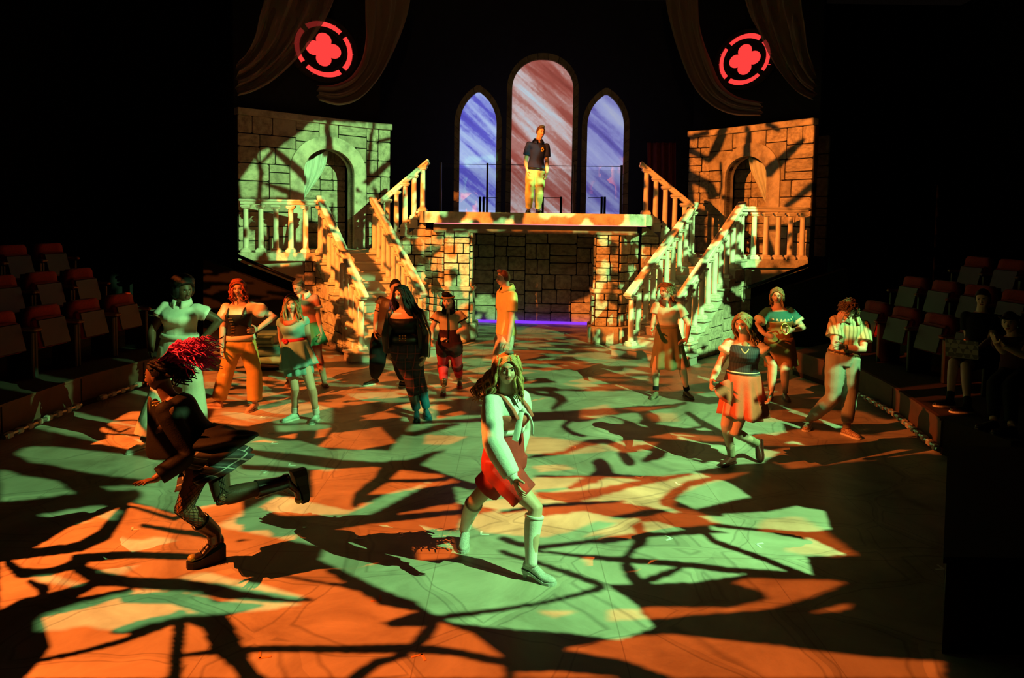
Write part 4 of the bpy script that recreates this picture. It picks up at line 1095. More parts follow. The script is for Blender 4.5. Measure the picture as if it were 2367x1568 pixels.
def skirt(P, m, t0, hem, wtop, wbot, n_pl=14, amp=.015, name='skirt', depth=.8, solid=.008, rows=12, curve=1.0, swing=0.0, tilt=None, uvp=True, ph=0.0):
    """pleated cone from torso fraction t0 to the hem centre given by pixel (x, y, depth offset from pelvis)"""
    c0, u, f, a, b = P.sec(t0, .012); c1 = atY(hem[0], hem[1], P.pel[1] + hem[2]); P_ = []; n = 84
    ax = _nrm(c1 - c0)
    u1 = _nrm(P.ps - ax * (P.ps @ ax)) if tilt is None else _nrm(np.array(tilt, float)); f1 = _nrm(np.cross(u1, ax)); f1 = f1 if f1 @ P.pf > 0 else -f1
    for i in range(rows + 1):
        t = i / rows; c = c0 * (1 - t) + c1 * t; row = []; tt = t ** curve
        A = (a * wtop) * (1 - tt) + wbot * tt; B = (b * wtop) * (1 - tt) + wbot * depth * tt
        uu = _nrm(u * (1 - t) + u1 * t); ff = _nrm(f * (1 - t) + f1 * t)
        for j in range(n):
            q = 2 * math.pi * j / n; w = 1 + (amp * t / max(wbot, .01)) * (math.sin(q * n_pl + ph) + .5 * math.sin(q * (n_pl // 2 + 1) + 1 + ph))
            row.append(c + uu * A * math.cos(q) * w + ff * B * math.sin(q) * w + ax * swing * math.sin(q * 2 + ph) * t)
        P_.append(row)
    mb = MB().grid(P_, True); o = mb.build(name, m, P.root, True)
    me = o.data; uv = me.uv_layers.new(name='UVMap'); circ = 2 * math.pi * (wbot + .1) / 2; ln = np.linalg.norm(c1 - c0)
    for pl in me.polygons:
        js = [me.loops[l].vertex_index % n for l in pl.loop_indices]; wrap = max(js) - min(js) > n / 2
        for l in pl.loop_indices:
            v = me.loops[l].vertex_index; j = v % n; j = j + n if (wrap and j < n / 2) else j
            uv.data[l].uv = (j / n * circ, (v // n) / rows * ln)
    so = o.modifiers.new('t', 'SOLIDIFY'); so.thickness = solid; so.offset = 0
    return o
def band(P, m, t0, t1, off, name='belt', n=28):
    mb = MB(); R = [P.ring(t0, off, n), P.ring(t0, off + .008, n), P.ring(t1, off + .008, n), P.ring(t1, off, n)]
    return mb.loft(R, caps=False).loft([R[3], R[0]], caps=False).build(name, m, P.root, True)
def shoe(P, s, m, kind='flat', sole=None, sm=2):
    A, d = P.an[s], P.toe[s]; k = P.k; 
    if P.lift[s]:
        sh = _nrm(P.an[s] - P.kn[s]); up = -sh; up = _nrm(up - d * (up @ d)); base = A - up * (.185 if kind == 'platform' else .085)
    else:
        up = np.array([0, 0, 1.]); base = np.array([A[0], A[1], P.zf])
    lat = np.cross(d, up); hh = {'heel': .055, 'boot': .045, 'platform': .075}.get(kind, .018); th = {'platform': .05, 'boot': .03}.get(kind, .012)
    L0, L1 = -.062 * k, .185 * k; mb = MB(); rings = []
    for t, w, hgt in ((-.06, .026, .05), (-.045, .034, .075), (0, .036, .085), (.05, .037, .070), (.10, .044, .052), (.145, .043, .042), (.175, .030, .034), (.188, .012, .024)):
        lift = hh * max(0, 1 - max(0, (t + .02)) / .12) if kind in ('heel', 'platform') else 0
        lift = lift + th
        rings.append([base + d * t * k + lat * w * k * math.cos(q) * (1 if math.sin(q) < 0 else .92) + up * (lift + max(0, hgt * k * (.5 + .5 * math.sin(q)))) for q in [2 * math.pi * i / 14 for i in range(14)]])
    mb.loft(rings)
    hi = {'boot': .20, 'platform': .20, 'tall': .36}.get(kind, 0)
    if hi:
        kn = P.kn[s]; ax = _nrm(kn - A)
        mb.tube([base + up * (.06 + hh * .5 + th), A + ax * .02, A + ax * hi * .6, A + ax * hi], [.050 * k, .054 * k, .062 * k, .069 * k], 16)
    o = mb.build('boot' if hi else 'shoe', m, P.root, True, voxel=.006, sm=sm)
    ms = MB(); sm_ = sole or m
    pr = []
    for t, w in ((-.066, .022), (-.05, .035), (0, .038), (.06, .038), (.11, .047), (.15, .046), (.18, .034), (.195, .012)):
        lift = hh * max(0, 1 - max(0, (t + .02)) / .12) if kind in ('heel',) else 0
        pr.append([base + d * t * k + lat * w * k * x + up * z for x, z in ((-1, lift), (1, lift), (1, lift + th + .006), (-1, lift + th + .006))])
    if kind == 'platform':
        ms.loft([[base + d * t * k + lat * w * k * x + up * z for x, z in ((-1, 0), (1, 0), (1, zt), (-1, zt))] for t, w, zt in ((-.07, .030, .115), (-.02, .042, .10), (.05, .042, .075), (.12, .050, .055), (.17, .046, .05), (.2, .02, .05))])
    else: ms.loft(pr)
    if kind == 'heel':
        ms.loft([[base + d * (-.045 + x * r) * k + lat * y * r * k + up * z for x, y in ((-1, -1), (1, -1), (1, 1), (-1, 1))] for z, r in ((0, .012), (.03, .014), (.075, .024))])
    ms.build('sole', sm_, o)
    return o
def collar(P, m, name='collar', t=.985, r=.075, hgt=.035, spread=.03):
    c = P.neck; u, f = P.frame(1); w = P.spd; k = P.k; rows = []
    for q in np.linspace(-.35, math.pi * 2 + .35 - .0, 26):
        a = q + math.pi / 2
        if abs(math.atan2(math.sin(a - math.pi / 2), math.cos(a - math.pi / 2))) < .22: continue
    ang = np.linspace(.28, 2 * math.pi - .28, 24)
    top_ = [c + (f * math.cos(a) * r * .95 + u * math.sin(a) * r) * k + w * (.045 - .02 * math.cos(a)) * k for a in ang]
    mid = [c + (f * math.cos(a) * (r + .012) + u * math.sin(a) * (r + .012)) * k + w * (.05 - .02 * math.cos(a)) * k for a in ang]
    low = [c + (f * math.cos(a) * (r + spread + .02) + u * math.sin(a) * (r + spread)) * k + w * (-.005 - (.03 + hgt * .4) * max(0, math.cos(a))) * k for a in ang]
    return MB().grid([top_, mid, low]).build(name, m, P.root, True, solid=.006)
# ---- hair
def scalp(P, m, grow=.010, front=.062, low=-.03, name='hair', extra=None, voxel=.006, sm=2, back=.0):
    """cap of hair following the skull, with optional extra volumes (x, y, z, rx, ry, rz) in head coordinates"""
    mb = MB(); h = P.hp; rings = []
    g = grow; nz = 16
    for i in range(nz + 1):
        z = .118 + g - (.118 + g - low) * (i / nz) if i else .118 + g
        rr = math.sqrt(max(0, 1 - (max(z, 0) / (.119 + g)) ** 2)) if z > 0 else 1 - .12 * abs(z) / .05
        rp = []
        for j in range(28):
            b = 2 * math.pi * j / 28; x = math.cos(b); y = math.sin(b)
            Y = y * (.098 + g if y < 0 else .090 + g) * rr
            lim = np.interp(z, [-.05, .03, .05, .065, .08, .095, .11], [-.002, .010, .030, .052, .070, .090, .12])
            if y > 0: Y = min(Y, lim + (front - .055) + abs(x) ** 3 * .012)
            rp.append(h(x * (.077 + g) * rr, Y - back, z))
        rings.append(rp)
    mb.loft(rings)
    for e in (extra or []): mb.ell(h(*e[:3]), [q * P.hk for q in e[3:6]], P.hs, P.hf, P.hu, 12, 8)
    return mb.build(name, m, P.root, True, voxel=voxel, sm=sm)
def locks(P, m, n, seed, starts, ends, r=.014, wave=.012, name='hair_locks', seg=14, tip=.25, freq=2.2, grav=None):
    """n wavy strands from the skull (start region) to end region, head coordinates; grav: world offset of the tips"""
    rnd = random.Random(seed); mb = MB()
    for i in range(n):
        t = i / max(n - 1, 1); s0 = np.array(starts(t, rnd)); e0 = np.array(ends(t, rnd)); mid = (s0 + e0) / 2 + (np.array([s0[0] * .25, s0[1] * .2, .03]) if name != 'parted_hair' else np.array([np.sign(e0[0]) * .052, .004, .052])); ph = rnd.random() * 6; pts = []; rd = []
        for j in range(seg + 1):
            q = j / seg; p = s0 * (1 - q) ** 2 + mid * 2 * q * (1 - q) + e0 * q * q
            w = wave * q * np.array([math.sin(ph + q * freq * 6.28), math.cos(ph * 1.3 + q * freq * 5), .3 * math.sin(ph + q * 9)])
            W = P.hp(*(p + w))
            if grav is not None: W = W + np.array(grav) * q * q
            pts.append(W); rd.append(r * P.hk * (.55 + .45 * math.sin(min(1, q * 1.6) * math.pi / 2)) * (1 - (1 - tip) * max(0, q - .55) / .45))
        mb.tube(pts, rd, 7)
    return mb.build(name, m, P.root, True)
def arc_start(z=.05, back=-.02, w=.078, a0=-2.4, a1=2.4):
    """starts round the back of the head from one temple to the other"""
    def f(t, rnd):
        a = a0 + (a1 - a0) * t; return (math.sin(a) * w, -math.cos(a) * .088 + back * 0, z + rnd.uniform(-.02, .045))
    return f
def arc_end(L, w=.10, dy=-.02, a0=-2.4, a1=2.4, j=.02):
    def f(t, rnd):
        a = a0 + (a1 - a0) * t; return (math.sin(a) * w + rnd.uniform(-j, j), -math.cos(a) * .10 + dy + rnd.uniform(-j, j), -L + rnd.uniform(-.05, .03))
    return f

def parted(P, m, n, seed, L=.10, off=0.0, r=.012, w=.095):
    """locks laid over the crown from a parting line down both sides"""
    def st(t, rnd):
        y = .082 - .170 * t; return (off + rnd.uniform(-.004, .004), y, .131 * math.sqrt(max(.1, 1 - (y / .112) ** 2)))
    for sd, nm in ((-1, 0), (1, 1)):
        locks(P, m, n, seed + nm, st, lambda t, rnd: (sd * (w + rnd.uniform(-.006, .008)), .045 - .15 * t + rnd.uniform(-.01, .01), -L + rnd.uniform(-.03, .03)), r, .008, 'parted_hair', seg=12, tip=.5)
# ------------------------------------------------------------------ the cast
def cloth(n, c, rough=.85, var=.18, bump=.12): return mat('cloth_' + n, c, rough, var, 7, bump, 90, spec=.12)
def leather(n, c, rough=.32): return mat('leather_' + n, c, rough, .2, 12, .08, 70, spec=.5)
def hairm(n, c):
    m = mat('hair_' + n, c, .5, .5, 30, .3, 140, spec=.12 if max(c) < .05 else .35); return m
FAIR = skin('fair', (.62, .40, .29)); FAIR2 = skin('fair_pink', (.58, .37, .28)); TAN = skin('tan', (.46, .28, .18)); BROWN = skin('brown', (.17, .085, .05)); DARK = skin('deep', (.10, .05, .03))
BLOND = hairm('blond', (.50, .33, .13)); BRN = hairm('brown', (.10, .05, .025)); BLK = hairm('black', (.012, .010, .010)); RED_H = hairm('red', (.36, .07, .025)); DBLOND = hairm('dark_blond', (.30, .19, .08)); PINK = hairm('magenta', (.66, .03, .38))
WHITE = cloth('white', (.78, .76, .70)); CREAM = cloth('cream', (.62, .55, .42)); BLKC = cloth('black', (.012, .012, .013))

# ---- woman in front, red romper, striding right
P = person('person in red romper and pale blouse striding across the front', 1.66, (1166, 1062, 0), (1172, 908, .02), (1172, 853, -.03), (50, 42), (8, 2, -.12),
    {'l': (1140, 1022, -1, 1190, 1112, -1, 1207, 1155, -1, .3, (.6, .5, .2)), 'r': (1205, 985, 1, 1190, 1060, 1, 1180, 1095, 1)},
    {'l': (1238, 1175, ('g', 1228, 1303, 1266, 1342, .115)), 'r': (1100, 1156, ('g', 1075, 1222, 1072, 1264, .115))}, FAIR, (1165, 1300), bust=.06, vox=.0065, fat=1.02)
brows(P, BRN, (.5, .10, .08))
blouse = cloth('mint_blouse', (.70, .76, .70), .45)
top(P, blouse, .40, .985, .012, {'l': 1.86, 'r': 1.86}, .022, .012, 'blouse', puff=.012)
for s in 'l':
    w, e = P.wr[s], P.el[s]; d = _nrm(w - e); MB().tube([w - d * .06, w - d * .045, w - d * .02, w + d * .012], [.036, .048, .033, .038], 14).build('cuff', blouse, P.root, True)
romper = cloth('red_romper', (.42, .045, .04)); coral = cloth('coral_bib', (.52, .13, .09))
pants(P, romper, .46, .020, .36, (.03, .045, .05, .05, .05), 'romper_shorts')
band(P, blouse, .42, .50, .022, 'waist_sash')
mbv = MB(); mbv.loft([P.ring(t, .020 + .004 * math.sin(t * 30), 24) for t in np.linspace(.46, .74, 8)]); mbv.build('romper_bodice', coral, P.root, True, voxel=.009, sm=3)
for sx in (-1, 1):
    pts = []
    for q in np.linspace(0, 1, 9):
        t = .70 + .27 * math.sin(q * math.pi); c, u, f, a, b = P.sec(min(t, .96), .022); ang = math.pi * q
        pts.append(c + u * sx * .075 + f * b * math.cos(ang) * 1.02 + P.spd * .02 * math.sin(ang))
    MB().tube(pts, [.017] * 9, 8, flat=.4).build('shoulder_strap', coral, P.root, True)
c, u, f, a, b = P.sec(.80, .03)
for sx, dz in ((-1, -.12), (1, -.10)):
    MB().tube(cr([c + f * b, c + f * (b + .02) + u * sx * .04 - P.spd * .03, c + f * (b + .03) + u * sx * .07 + P.spd * dz, c + f * (b + .02) + u * sx * .085 + P.spd * (dz - .08)], 4), [.014, .018, .02, .021, .022, .023, .024, .024, .026, .026, .026, .026, .024], 8, flat=.35).build('neck_bow', blouse, P.root, True)
MB().ell(c + f * (b + .012), (.022, .018, .02), u, f, P.spd).build('bow_knot', blouse, P.root, True)
for s in 'lr':
    legwear(P, WHITE, s, .57, 1.02, .006, 'knee_sock'); legwear(P, WHITE, s, .565, .59, .011, 'sock_cuff', k2=4)
    shoe(P, s, mat('glitter_shoe', (.62, .62, .58), .25, .4, 160, .5, 260, spec=.8), 'heel')
scalp(P, BLOND, .014, .055, -.05)
locks(P, BLOND, 46, 3, arc_start(.06), lambda t, r: (arc_end(.24, .13, -.05, j=.03)(t, r)), .015, .03, grav=(-.06, .03, 0))
locks(P, BLOND, 14, 8, lambda t, r: (-.06 - .02 * r.random(), -.06, .02), lambda t, r: (-.21 - .06 * r.random(), -.10 + r.uniform(-.05, .05), -.23 - .06 * r.random()), .011, .035)
locks(P, BLOND, 10, 9, lambda t, r: (.066, .02, .05), lambda t, r: (.09 + .02 * r.random(), .07 + .03 * r.random(), -.22 - .05 * r.random()), .012, .02)
parted(P, BLOND, 16, 60, .12, .012)
MB().ell(P.hp(.01, .03, .135), (.035, .03, .014), P.hs, P.hf, P.hu).build('hair_clip', cloth('grey_clip', (.12, .13, .12)), P.root, True)

# ---- runner, black blazer, plaid skirt, magenta hair
P = person('person with magenta curls in black blazer and plaid skirt running left', 1.66, (478, 1042, 0), (392, 925, 0), (366, 868, 0), (-90, -84), (-90, 8, 0),
    {'r': (441, 1050, -1, 355, 1110, -1, 315, 1118, -1, .12, (0, -.2, -1)), 'l': (452, 1000, 1, 505, 1010, 1, 530, 1000, 1)},
    {'r': (425, 1176, ('g', 497, 1232, 447, 1306, .215)), 'l': (513, 1150, ('a', 652, 1118, .12, 658, 1185, .12))}, BROWN, (495, 1304), bust=.05, vox=.0065, fat=1.05)
brows(P, BLK, (.22, .05, .05))
BLZ = cloth('black_blazer', (.014, .013, .012), .7)
top(P, BLZ, .18, .99, .024, {'r': 1.86, 'l': 1.86}, .024, .01, 'blazer')
# blown-open blazer front and lapels
def sheet(P, pix, m, name, solid=.012, dd=0.0, sub=2):
    """cloth panel from a pixel grid (rows of (x, y, depth offset from pelvis))"""
    return MB().grid([[atY(x, y, P.pel[1] + z + dd) for x, y, z in row] for row in pix]).build(name, m, P.root, True, solid=solid, sub=sub)
sheet(P, [[(336, 915, -.02), (360, 930, -.1), (385, 945, -.16)], [(340, 960, -.05), (362, 985, -.12), (395, 985, -.18)], [(338, 1010, -.05), (368, 1030, -.13), (420, 1025, -.2)], [(331, 1065, -.03), (365, 1066, -.1), (415, 1062, -.2)]], BLZ, 'blazer_front')
sheet(P, [[(352, 912, .05), (372, 925, .05)], [(345, 955, .08), (372, 965, .06)], [(352, 1000, .1), (385, 1010, .08)]], BLZ, 'blazer_front')
lap = cloth('satin_lapel', (.10, .075, .055), .35)
sheet(P, [[(398, 935, -.2), (408, 940, -.21)], [(380, 968, -.2), (396, 972, -.21)], [(352, 1003, -.17), (366, 1008, -.18)]], lap, 'lapel')
sheet(P, [[(338, 912, -.04), (352, 916, -.05)], [(345, 945, -.07), (360, 948, -.08)], [(349, 985, -.08), (356, 988, -.08)]], lap, 'lapel')
gold = mat('gold_trim', (.65, .42, .12), .3, .3, 40, metal=.8)
rg = random.Random(4)
for i in range(9):
    a = atY(372 + rg.uniform(-3, 3), 928 + i, P.pel[1] - .16); MB().tube([a, a + np.array([rg.uniform(-.06, .05), -.01, rg.uniform(-.03, .03)])], .0035, 5).build('brooch_bar', gold, P.root)
PLD = plaid('plaid_black_white', (.012, .012, .014), (.035, .035, .038), (.30, .31, .30), .085, True, .045)
skirt(P, PLD, .22, (500, 1092, 0), 1.12, .285, 9, .03, 'plaid_skirt', .75, curve=.8, tilt=(.82, 0, .42), swing=.02)
skirt(P, BLZ, .30, (520, 1052, 0), 1.15, .27, 7, .03, 'blazer_tail', .8, curve=.8, tilt=(.80, 0, .5))
nylon = cloth('nylon', (.05, .028, .018), .5)
legwear(P, nylon, 'l', .05, .97, .004, 'stocking')
fishnet(P, mat('net_thread', (.006, .006, .006), .6), 'r', .06, .95)
fishnet(P, MATS['net_thread'], 'l', .1, .95)
BOOTB = leather('black_boot', (.02, .014, .012), .28)
for s in 'rl':
    b = shoe(P, s, BOOTB, 'platform', mat('black_rubber', (.008, .008, .008), .6))
    A, d = P.an[s], P.toe[s]; 
    up = np.array([0, 0, 1.]) if not P.lift[s] else _nrm(-(_nrm(P.an[s] - P.kn[s])) - d * (-(_nrm(P.an[s] - P.kn[s])) @ d))
    base = np.array([A[0], A[1], 0]) if not P.lift[s] else A - up * .185
    lt = np.cross(d, up)
    for i in range(6):
        p = base + d * (.115 - .022 * i) + up * (.112 + .026 * i); MB().tube([p - lt * .03, p + up * .008, p + lt * .03], .0035, 5).build('lace', mat('yellow_lace', (.4, .35, .2), .7), b)
    MB().ell(base + d * .160 + up * .072, (.030, .036, .026), d, lt, up).build('toe_cap', leather('yellow_toe', (.35, .30, .05), .25), b, True)
scalp(P, BLK, .010, .05, -.03)
mb = MB(); rnd = random.Random(12)
for i in range(150):      # wind-blown magenta curls
    s0 = np.array([rnd.uniform(-.06, .06), -.02 - .07 * rnd.random(), .05 + .06 * rnd.random()]); ex = np.array([rnd.uniform(-.16, .16), -.24 - .24 * rnd.random(), .02 + .26 * rnd.random() - .06]); pts = []; ph = rnd.random() * 6
    for j in range(15):
        q = j / 14; p = s0 * (1 - q) + ex * q + np.array([0, 0, .07 * math.sin(q * 3)])
        pts.append(P.hp(*(p + .016 * q ** .5 * np.array([math.sin(ph + q * 22), .4 * math.sin(q * 15), math.cos(ph + q * 22)]))))
    mb.tube(pts, [.0075 * (.7 + .3 * math.sin(q * 3)) * (1 - .5 * q) for q in np.linspace(0, 1, 15)], 5)
mb.build('magenta_curls', PINK, P.root, True)
locks(P, BLK, 30, 5, arc_start(.08, a0=-1.9, a1=1.9), lambda t, r: (r.uniform(-.09, .09), -.16 - .1 * r.random(), -.03 - .06 * r.random()), .016, .03, 'dark_curls')

# ---- woman far left, pale cropped blouse, hand on hip
P = person('person in pale ruffled blouse, hand on hip, behind the runner', 1.74, (414, 806, 0), (420, 701, 0), (426, 673, -.02), (5, 5), (48, 4, 0),
    {'r': (508, 741, 0, 466, 786, -1, 448, 789, -1, .3, (0, 1, 0)), 'l': (351, 765, 0, 349, 815, -1, 350, 840, -1)},
    {'l': (372, 905, ('g', 331, 1020, 308, 1043)), 'r': (448, 905, ('g', 455, 1015, 470, 1028))}, DARK, (395, 1036), bust=.07, fat=1.12)
brows(P, BLK, (.15, .04, .04))
ivory = cloth('ivory_blouse', (.66, .66, .55))
top(P, ivory, .30, .95, .022, .38, .020, .016, 'blouse')
for s in 'lr':
    sh, el = P.sh[s], P.el[s]; p = sh * .62 + el * .38; d = _nrm(el - sh); MB().tube([p - d * .05, p - d * .01, p + d * .02], [.055, .080, .074], 16).build('sleeve_ruffle', WHITE, P.root, True)
collar(P, ivory)
band(P, ivory, .24, .34, .03, 'blouse_hem')
pants(P, cloth('ivory_trousers', (.60, .58, .47)), .28, .016, .95, (.02, .03, .05, .07, .08), 'wide_trousers')
for s in 'lr': shoe(P, s, leather('white_shoe', (.7, .68, .6)), 'flat')
scalp(P, BLK, .035, .05, -.02, extra=[(0, -.05, .10, .13, .12, .09), (-.06, -.04, .0, .07, .08, .09), (.06, -.05, 0, .07, .08, .09)])
MB().ell(P.hp(-.082, .0, -.045), (.012, .012, .014)).build('earring', gold, P.root)

# ---- red-haired woman, yellow trousers
P = person('person with red hair, dark corset and wide yellow trousers, hand on hip', 1.70, (556, 795, 0), (551, 699, 0), (551, 667, -.03), (4, 6), (12, 8, .05),
    {'r': (635, 731, 0, 592, 764, -1, 574, 766, -1, .3, (0, 1, 0)), 'l': (515, 760, 0, 513, 808, -1, 511, 832, -1)},
    {'l': (523, 862, ('g', 505, 926, 494, 938)), 'r': (588, 862, ('g', 589, 930, 574, 950))}, FAIR2, (545, 944), bust=.06, fat=1.04)
brows(P, RED_H)
puffm = cloth('cream_puff', (.66, .58, .46))
top(P, puffm, .62, .92, .010, .62, .022, .0, 'puff_blouse', puff=.028)
band(P, puffm, .10, .22, .02, 'blouse_hem')
corset = cloth('dark_corset', (.022, .020, .018), .6)
mb = MB(); mb.loft([P.ring(t, .020, 26) for t in np.linspace(.17, .74, 12)]); mb.build('corset', corset, P.root, True, voxel=.009, sm=3)
c, u, f, a, b = P.sec(.45, .03)
buck = mat('bronze_buckle', (.35, .22, .10), .35, .3, 20, metal=.8)
for i in range(7):
    t = .24 + .07 * i; c, u, f, a, b = P.sec(t, .024); MB().box(c + f * b * .96 - u * a * .32, (.05, .012, .014), u, f, P.spd).build('corset_clasp', buck, P.root)
for sx in (-1, 1):
    pts = []
    for q in np.linspace(.0, 1, 7):
        t = .70 + .25 * math.sin(q * math.pi * .9); c, u, f, a, b = P.sec(min(t, .94), .022); pts.append(c + u * sx * (.10 * P.k) + f * b * math.cos(math.pi * q))
    MB().tube(pts, .013, 8, flat=.5).build('shoulder_strap', corset, P.root, True)
pants(P, cloth('mustard', (.58, .36, .09)), .24, .016, .965, (.02, .03, .035, .05, .058), 'wide_trousers')
for s in 'lr': shoe(P, s, leather('nude_shoe', (.55, .38, .28)), 'flat')
scalp(P, RED_H, .020, .055, -.03, extra=[(0, .045, .112, .055, .030, .022)])
locks(P, RED_H, 30, 4, arc_start(.04), arc_end(.17, .10, -.01), .014, .03)
parted(P, RED_H, 12, 70, .03, -.02)

# ---- girl in teal dress with red sash
P = person('person in teal dress with red sash, headband and mint loafers', 1.60, (683, 812, 0), (676, 733, 0), (675, 703, -.03), (-6, -4), (6, 4, .02),
    {'r': (713, 786, 1, 707, 830, -1, 706, 846, -1, .3, (-1, .2, 0)), 'l': (650, 778, 1, 655, 812, 1, 657, 828, 1)},
    {'l': (682, 898, ('g', 681, 950, 644, 976, .11)), 'r': (720, 898, ('g', 731, 953, 706, 988, .11))}, FAIR, (690, 978), bust=.045, vox=.008)
brows(P, BRN)
teal = cloth('teal_dress', (.20, .42, .40))
top(P, teal, .22, .86, .014, .10, .012, .01, 'dress_bodice')
skirt(P, teal, .30, (692, 864, .0), 1.05, .17, 10, .018, 'dress_skirt', .9, curve=.75)
skirt(P, teal, .32, (692, 846, .0), 1.08, .215, 9, .03, 'overskirt', .9, curve=.75, ph=.7)
redm = cloth('red_sash', (.52, .035, .05), .6)
band(P, redm, .28, .40, .018, 'sash')
c, u, f, a, b = P.sec(.34, .03)
for i in range(6):
    an_ = i * 1.05; MB().ell(c + f * b - u * .06 + (u * math.cos(an_) + P.spd * math.sin(an_)) * .017, (.019, .014, .019), u, f, P.spd, 8, 6).build('rosette_petal', redm, P.root, True)
c, u, f, a, b = P.sec(.93, .02)
MB().tube(cr([c - u * .08 + f * .04, c - u * .04 + f * (b + .015) - P.spd * .03, c + u * .03 + f * (b + .015) - P.spd * .03, c + u * .075 + f * .03], 4), [.022, .026, .03, .032, .034, .034, .034, .034, .034, .032, .03, .026, .022], 10).build('neck_scarf', cloth('orange_scarf', (.60, .12, .06)), P.root, True)
for s in 'lr':
    legwear(P, WHITE, s, .90, 1.02, .007, 'ankle_sock')
    shoe(P, s, leather('mint_loafer', (.50, .66, .58)), 'flat', leather('mint_sole', (.6, .7, .6)))
scalp(P, DBLOND, .014, .05, -.05)
locks(P, DBLOND, 44, 6, arc_start(.05), arc_end(.33, .13, .0, j=.03), .013, .028)
parted(P, DBLOND, 14, 62, .10)
MB().tube([P.hp(math.sin(a_) * .094, .035 - .02 * abs(math.cos(a_)), math.cos(a_) * .118 + .022) for a_ in np.linspace(-1.5, 1.5, 15)], .012, 8, flat=.45).build('headband', cloth('red_band', (.40, .05, .07)), P.root, True)

# ---- woman behind, coral polo and green skirt
P = person('person in coral polo and green skirt with rust stockings, behind teal dress', 1.66, (716, 768, 0), (702, 683, 0), (690, 664, -.03), (8, 4), (-30, 26, .1),
    {'r': (736, 733, 0, 742, 775, -1, 738, 793, -1), 'l': (668, 728, 0, 652, 770, -1, 648, 786, -1)},
    {'r': (735, 822, ('g', 749, 876, 754, 893)), 'l': (690, 830, ('g', 668, 876, 660, 896))}, TAN, (712, 894), bust=.05)
brows(P, BRN)
polo = cloth('coral_polo', (.52, .22, .15))
top(P, polo, .15, .97, .016, .52, .020, .012, 'polo_shirt'); collar(P, WHITE)
for s in 'lr':
    sh, el = P.sh[s], P.el[s]; d = _nrm(el - sh); p = sh * .5 + el * .5; MB().tube([p - d * .02, p + d * .018], [.081, .082], 16).build('sleeve_trim', WHITE, P.root, True)
skirt(P, cloth('green_skirt', (.05, .20, .09)), .26, (722, 797, 0), 1.05, .21, 12, .018, 'green_skirt', .85)
for s in 'lr':
    legwear(P, cloth('rust_tights', (.36, .08, .05)), s, .1, .80, .004, 'stocking'); legwear(P, cloth('tan_sock', (.5, .34, .24)), s, .78, 1.02, .007, 'sock'); shoe(P, s, leather('tan_shoe', (.42, .28, .18)), 'flat')
scalp(P, BRN, .012, .05, -.04, extra=[(-.03, -.10, .0, .045, .05, .045), (.03, -.02, .10, .06, .07, .03)])

# ---- man half hidden, dark vest
P = person('person in dark studded vest and black baggy trousers, half hidden', 1.76, (890, 780, 0), (908, 688, 0), (914, 664, -.02), (-8, -8), (30, 10, 0),
    {'l': (870, 728, 0, 867, 768, -1, 868, 788, -1), 'r': (948, 730, 1, 950, 775, 1, 950, 795, 1)},
    {'l': (873, 836, ('g', 866, 874, 845, 889)), 'r': (925, 832, ('g', 932, 880, 938, 892))}, TAN, (880, 888), chest=1.05)
brows(P, BLK)
vest = leather('brown_vest', (.05, .032, .018), .5)
top(P, vest, -.12, .96, .022, .28, .018, .014, 'vest')
c, u, f, a, b = P.sec(.93, .02)
for i in range(7):
    p = P.sh['l'] + np.array([-.02 + .012 * i, -.06, .04 - .012 * i]); MB().ell(p, (.009, .009, .009), n=8, m=6).build('stud', gold, P.root)
for fr in (.55, .75):
    p = P.sh['l'] * (1 - fr) + P.el['l'] * fr; d = _nrm(P.el['l'] - P.sh['l']); MB().tube([p - d * .008, p + d * .008], .047, 14).build('arm_band', BLKC, P.root, True)
pants(P, BLKC, .2, .016, .94, (.03, .06, .06, .05, .02), 'baggy_trousers')
for s in 'lr': shoe(P, s, leather('black_shoe', (.02, .015, .012)), 'flat', WHITE)
scalp(P, BLK, .012, .05, -.02)

# ---- woman with long black hair, plaid trousers, teal boots
P = person('person with long black hair, cropped black jacket, plaid trousers and teal boots', 1.72, (939, 806, 0), (936, 712, 0), (928, 682, -.04), (-6, -10), (-34, 4, .03),
    {'r': (984, 772, 1, 982, 826, -1, 974, 848, -1, .35, (-1, .2, 0)), 'l': (895, 775, 1, 898, 812, 1, 899, 830, 1)},
    {'l': (948, 876, ('g', 963, 948, 963, 972, .11)), 'r': (968, 872, ('g', 985, 940, 990, 966, .13))}, FAIR2, (955, 968), bust=.085, fat=1.18)
brows(P, BLK, (.3, .03, .05))
top(P, cloth('black_corset_top', (.010, .010, .013), .5), .10, .78, .014, 0, name='corset_top')
for i in range(3):
    for sx in (-1, 0, 1):
        c, u, f, a, b = P.sec(.30, .024); MB().box(c + f * b + u * (.035 * sx) + P.spd * (.03 * i - .03), (.018, .008, .014), u, f, P.spd).build('buckle', mat('brass', (.6, .42, .15), .3, metal=.8), P.root)
band(P, leather('black_belt', (.012, .011, .012)), .20, .40, .020, 'wide_belt')
jk = leather('black_jacket', (.012, .012, .014), .45)
mb = MB()
for s in 'lr':
    sh, el, wr = P.sh[s], P.el[s], P.wr[s]
    mb.tube([sh * .8 + P.neck * .2, sh, sh * .6 + el * .4, el, el * .5 + wr * .5, wr], [.075, .085, .080, .075, .07, .066], 14)
c, u, f, a, b = P.sec(.75, .03)
mb.build('jacket_sleeves', jk, P.root, True, voxel=.011, sm=4)
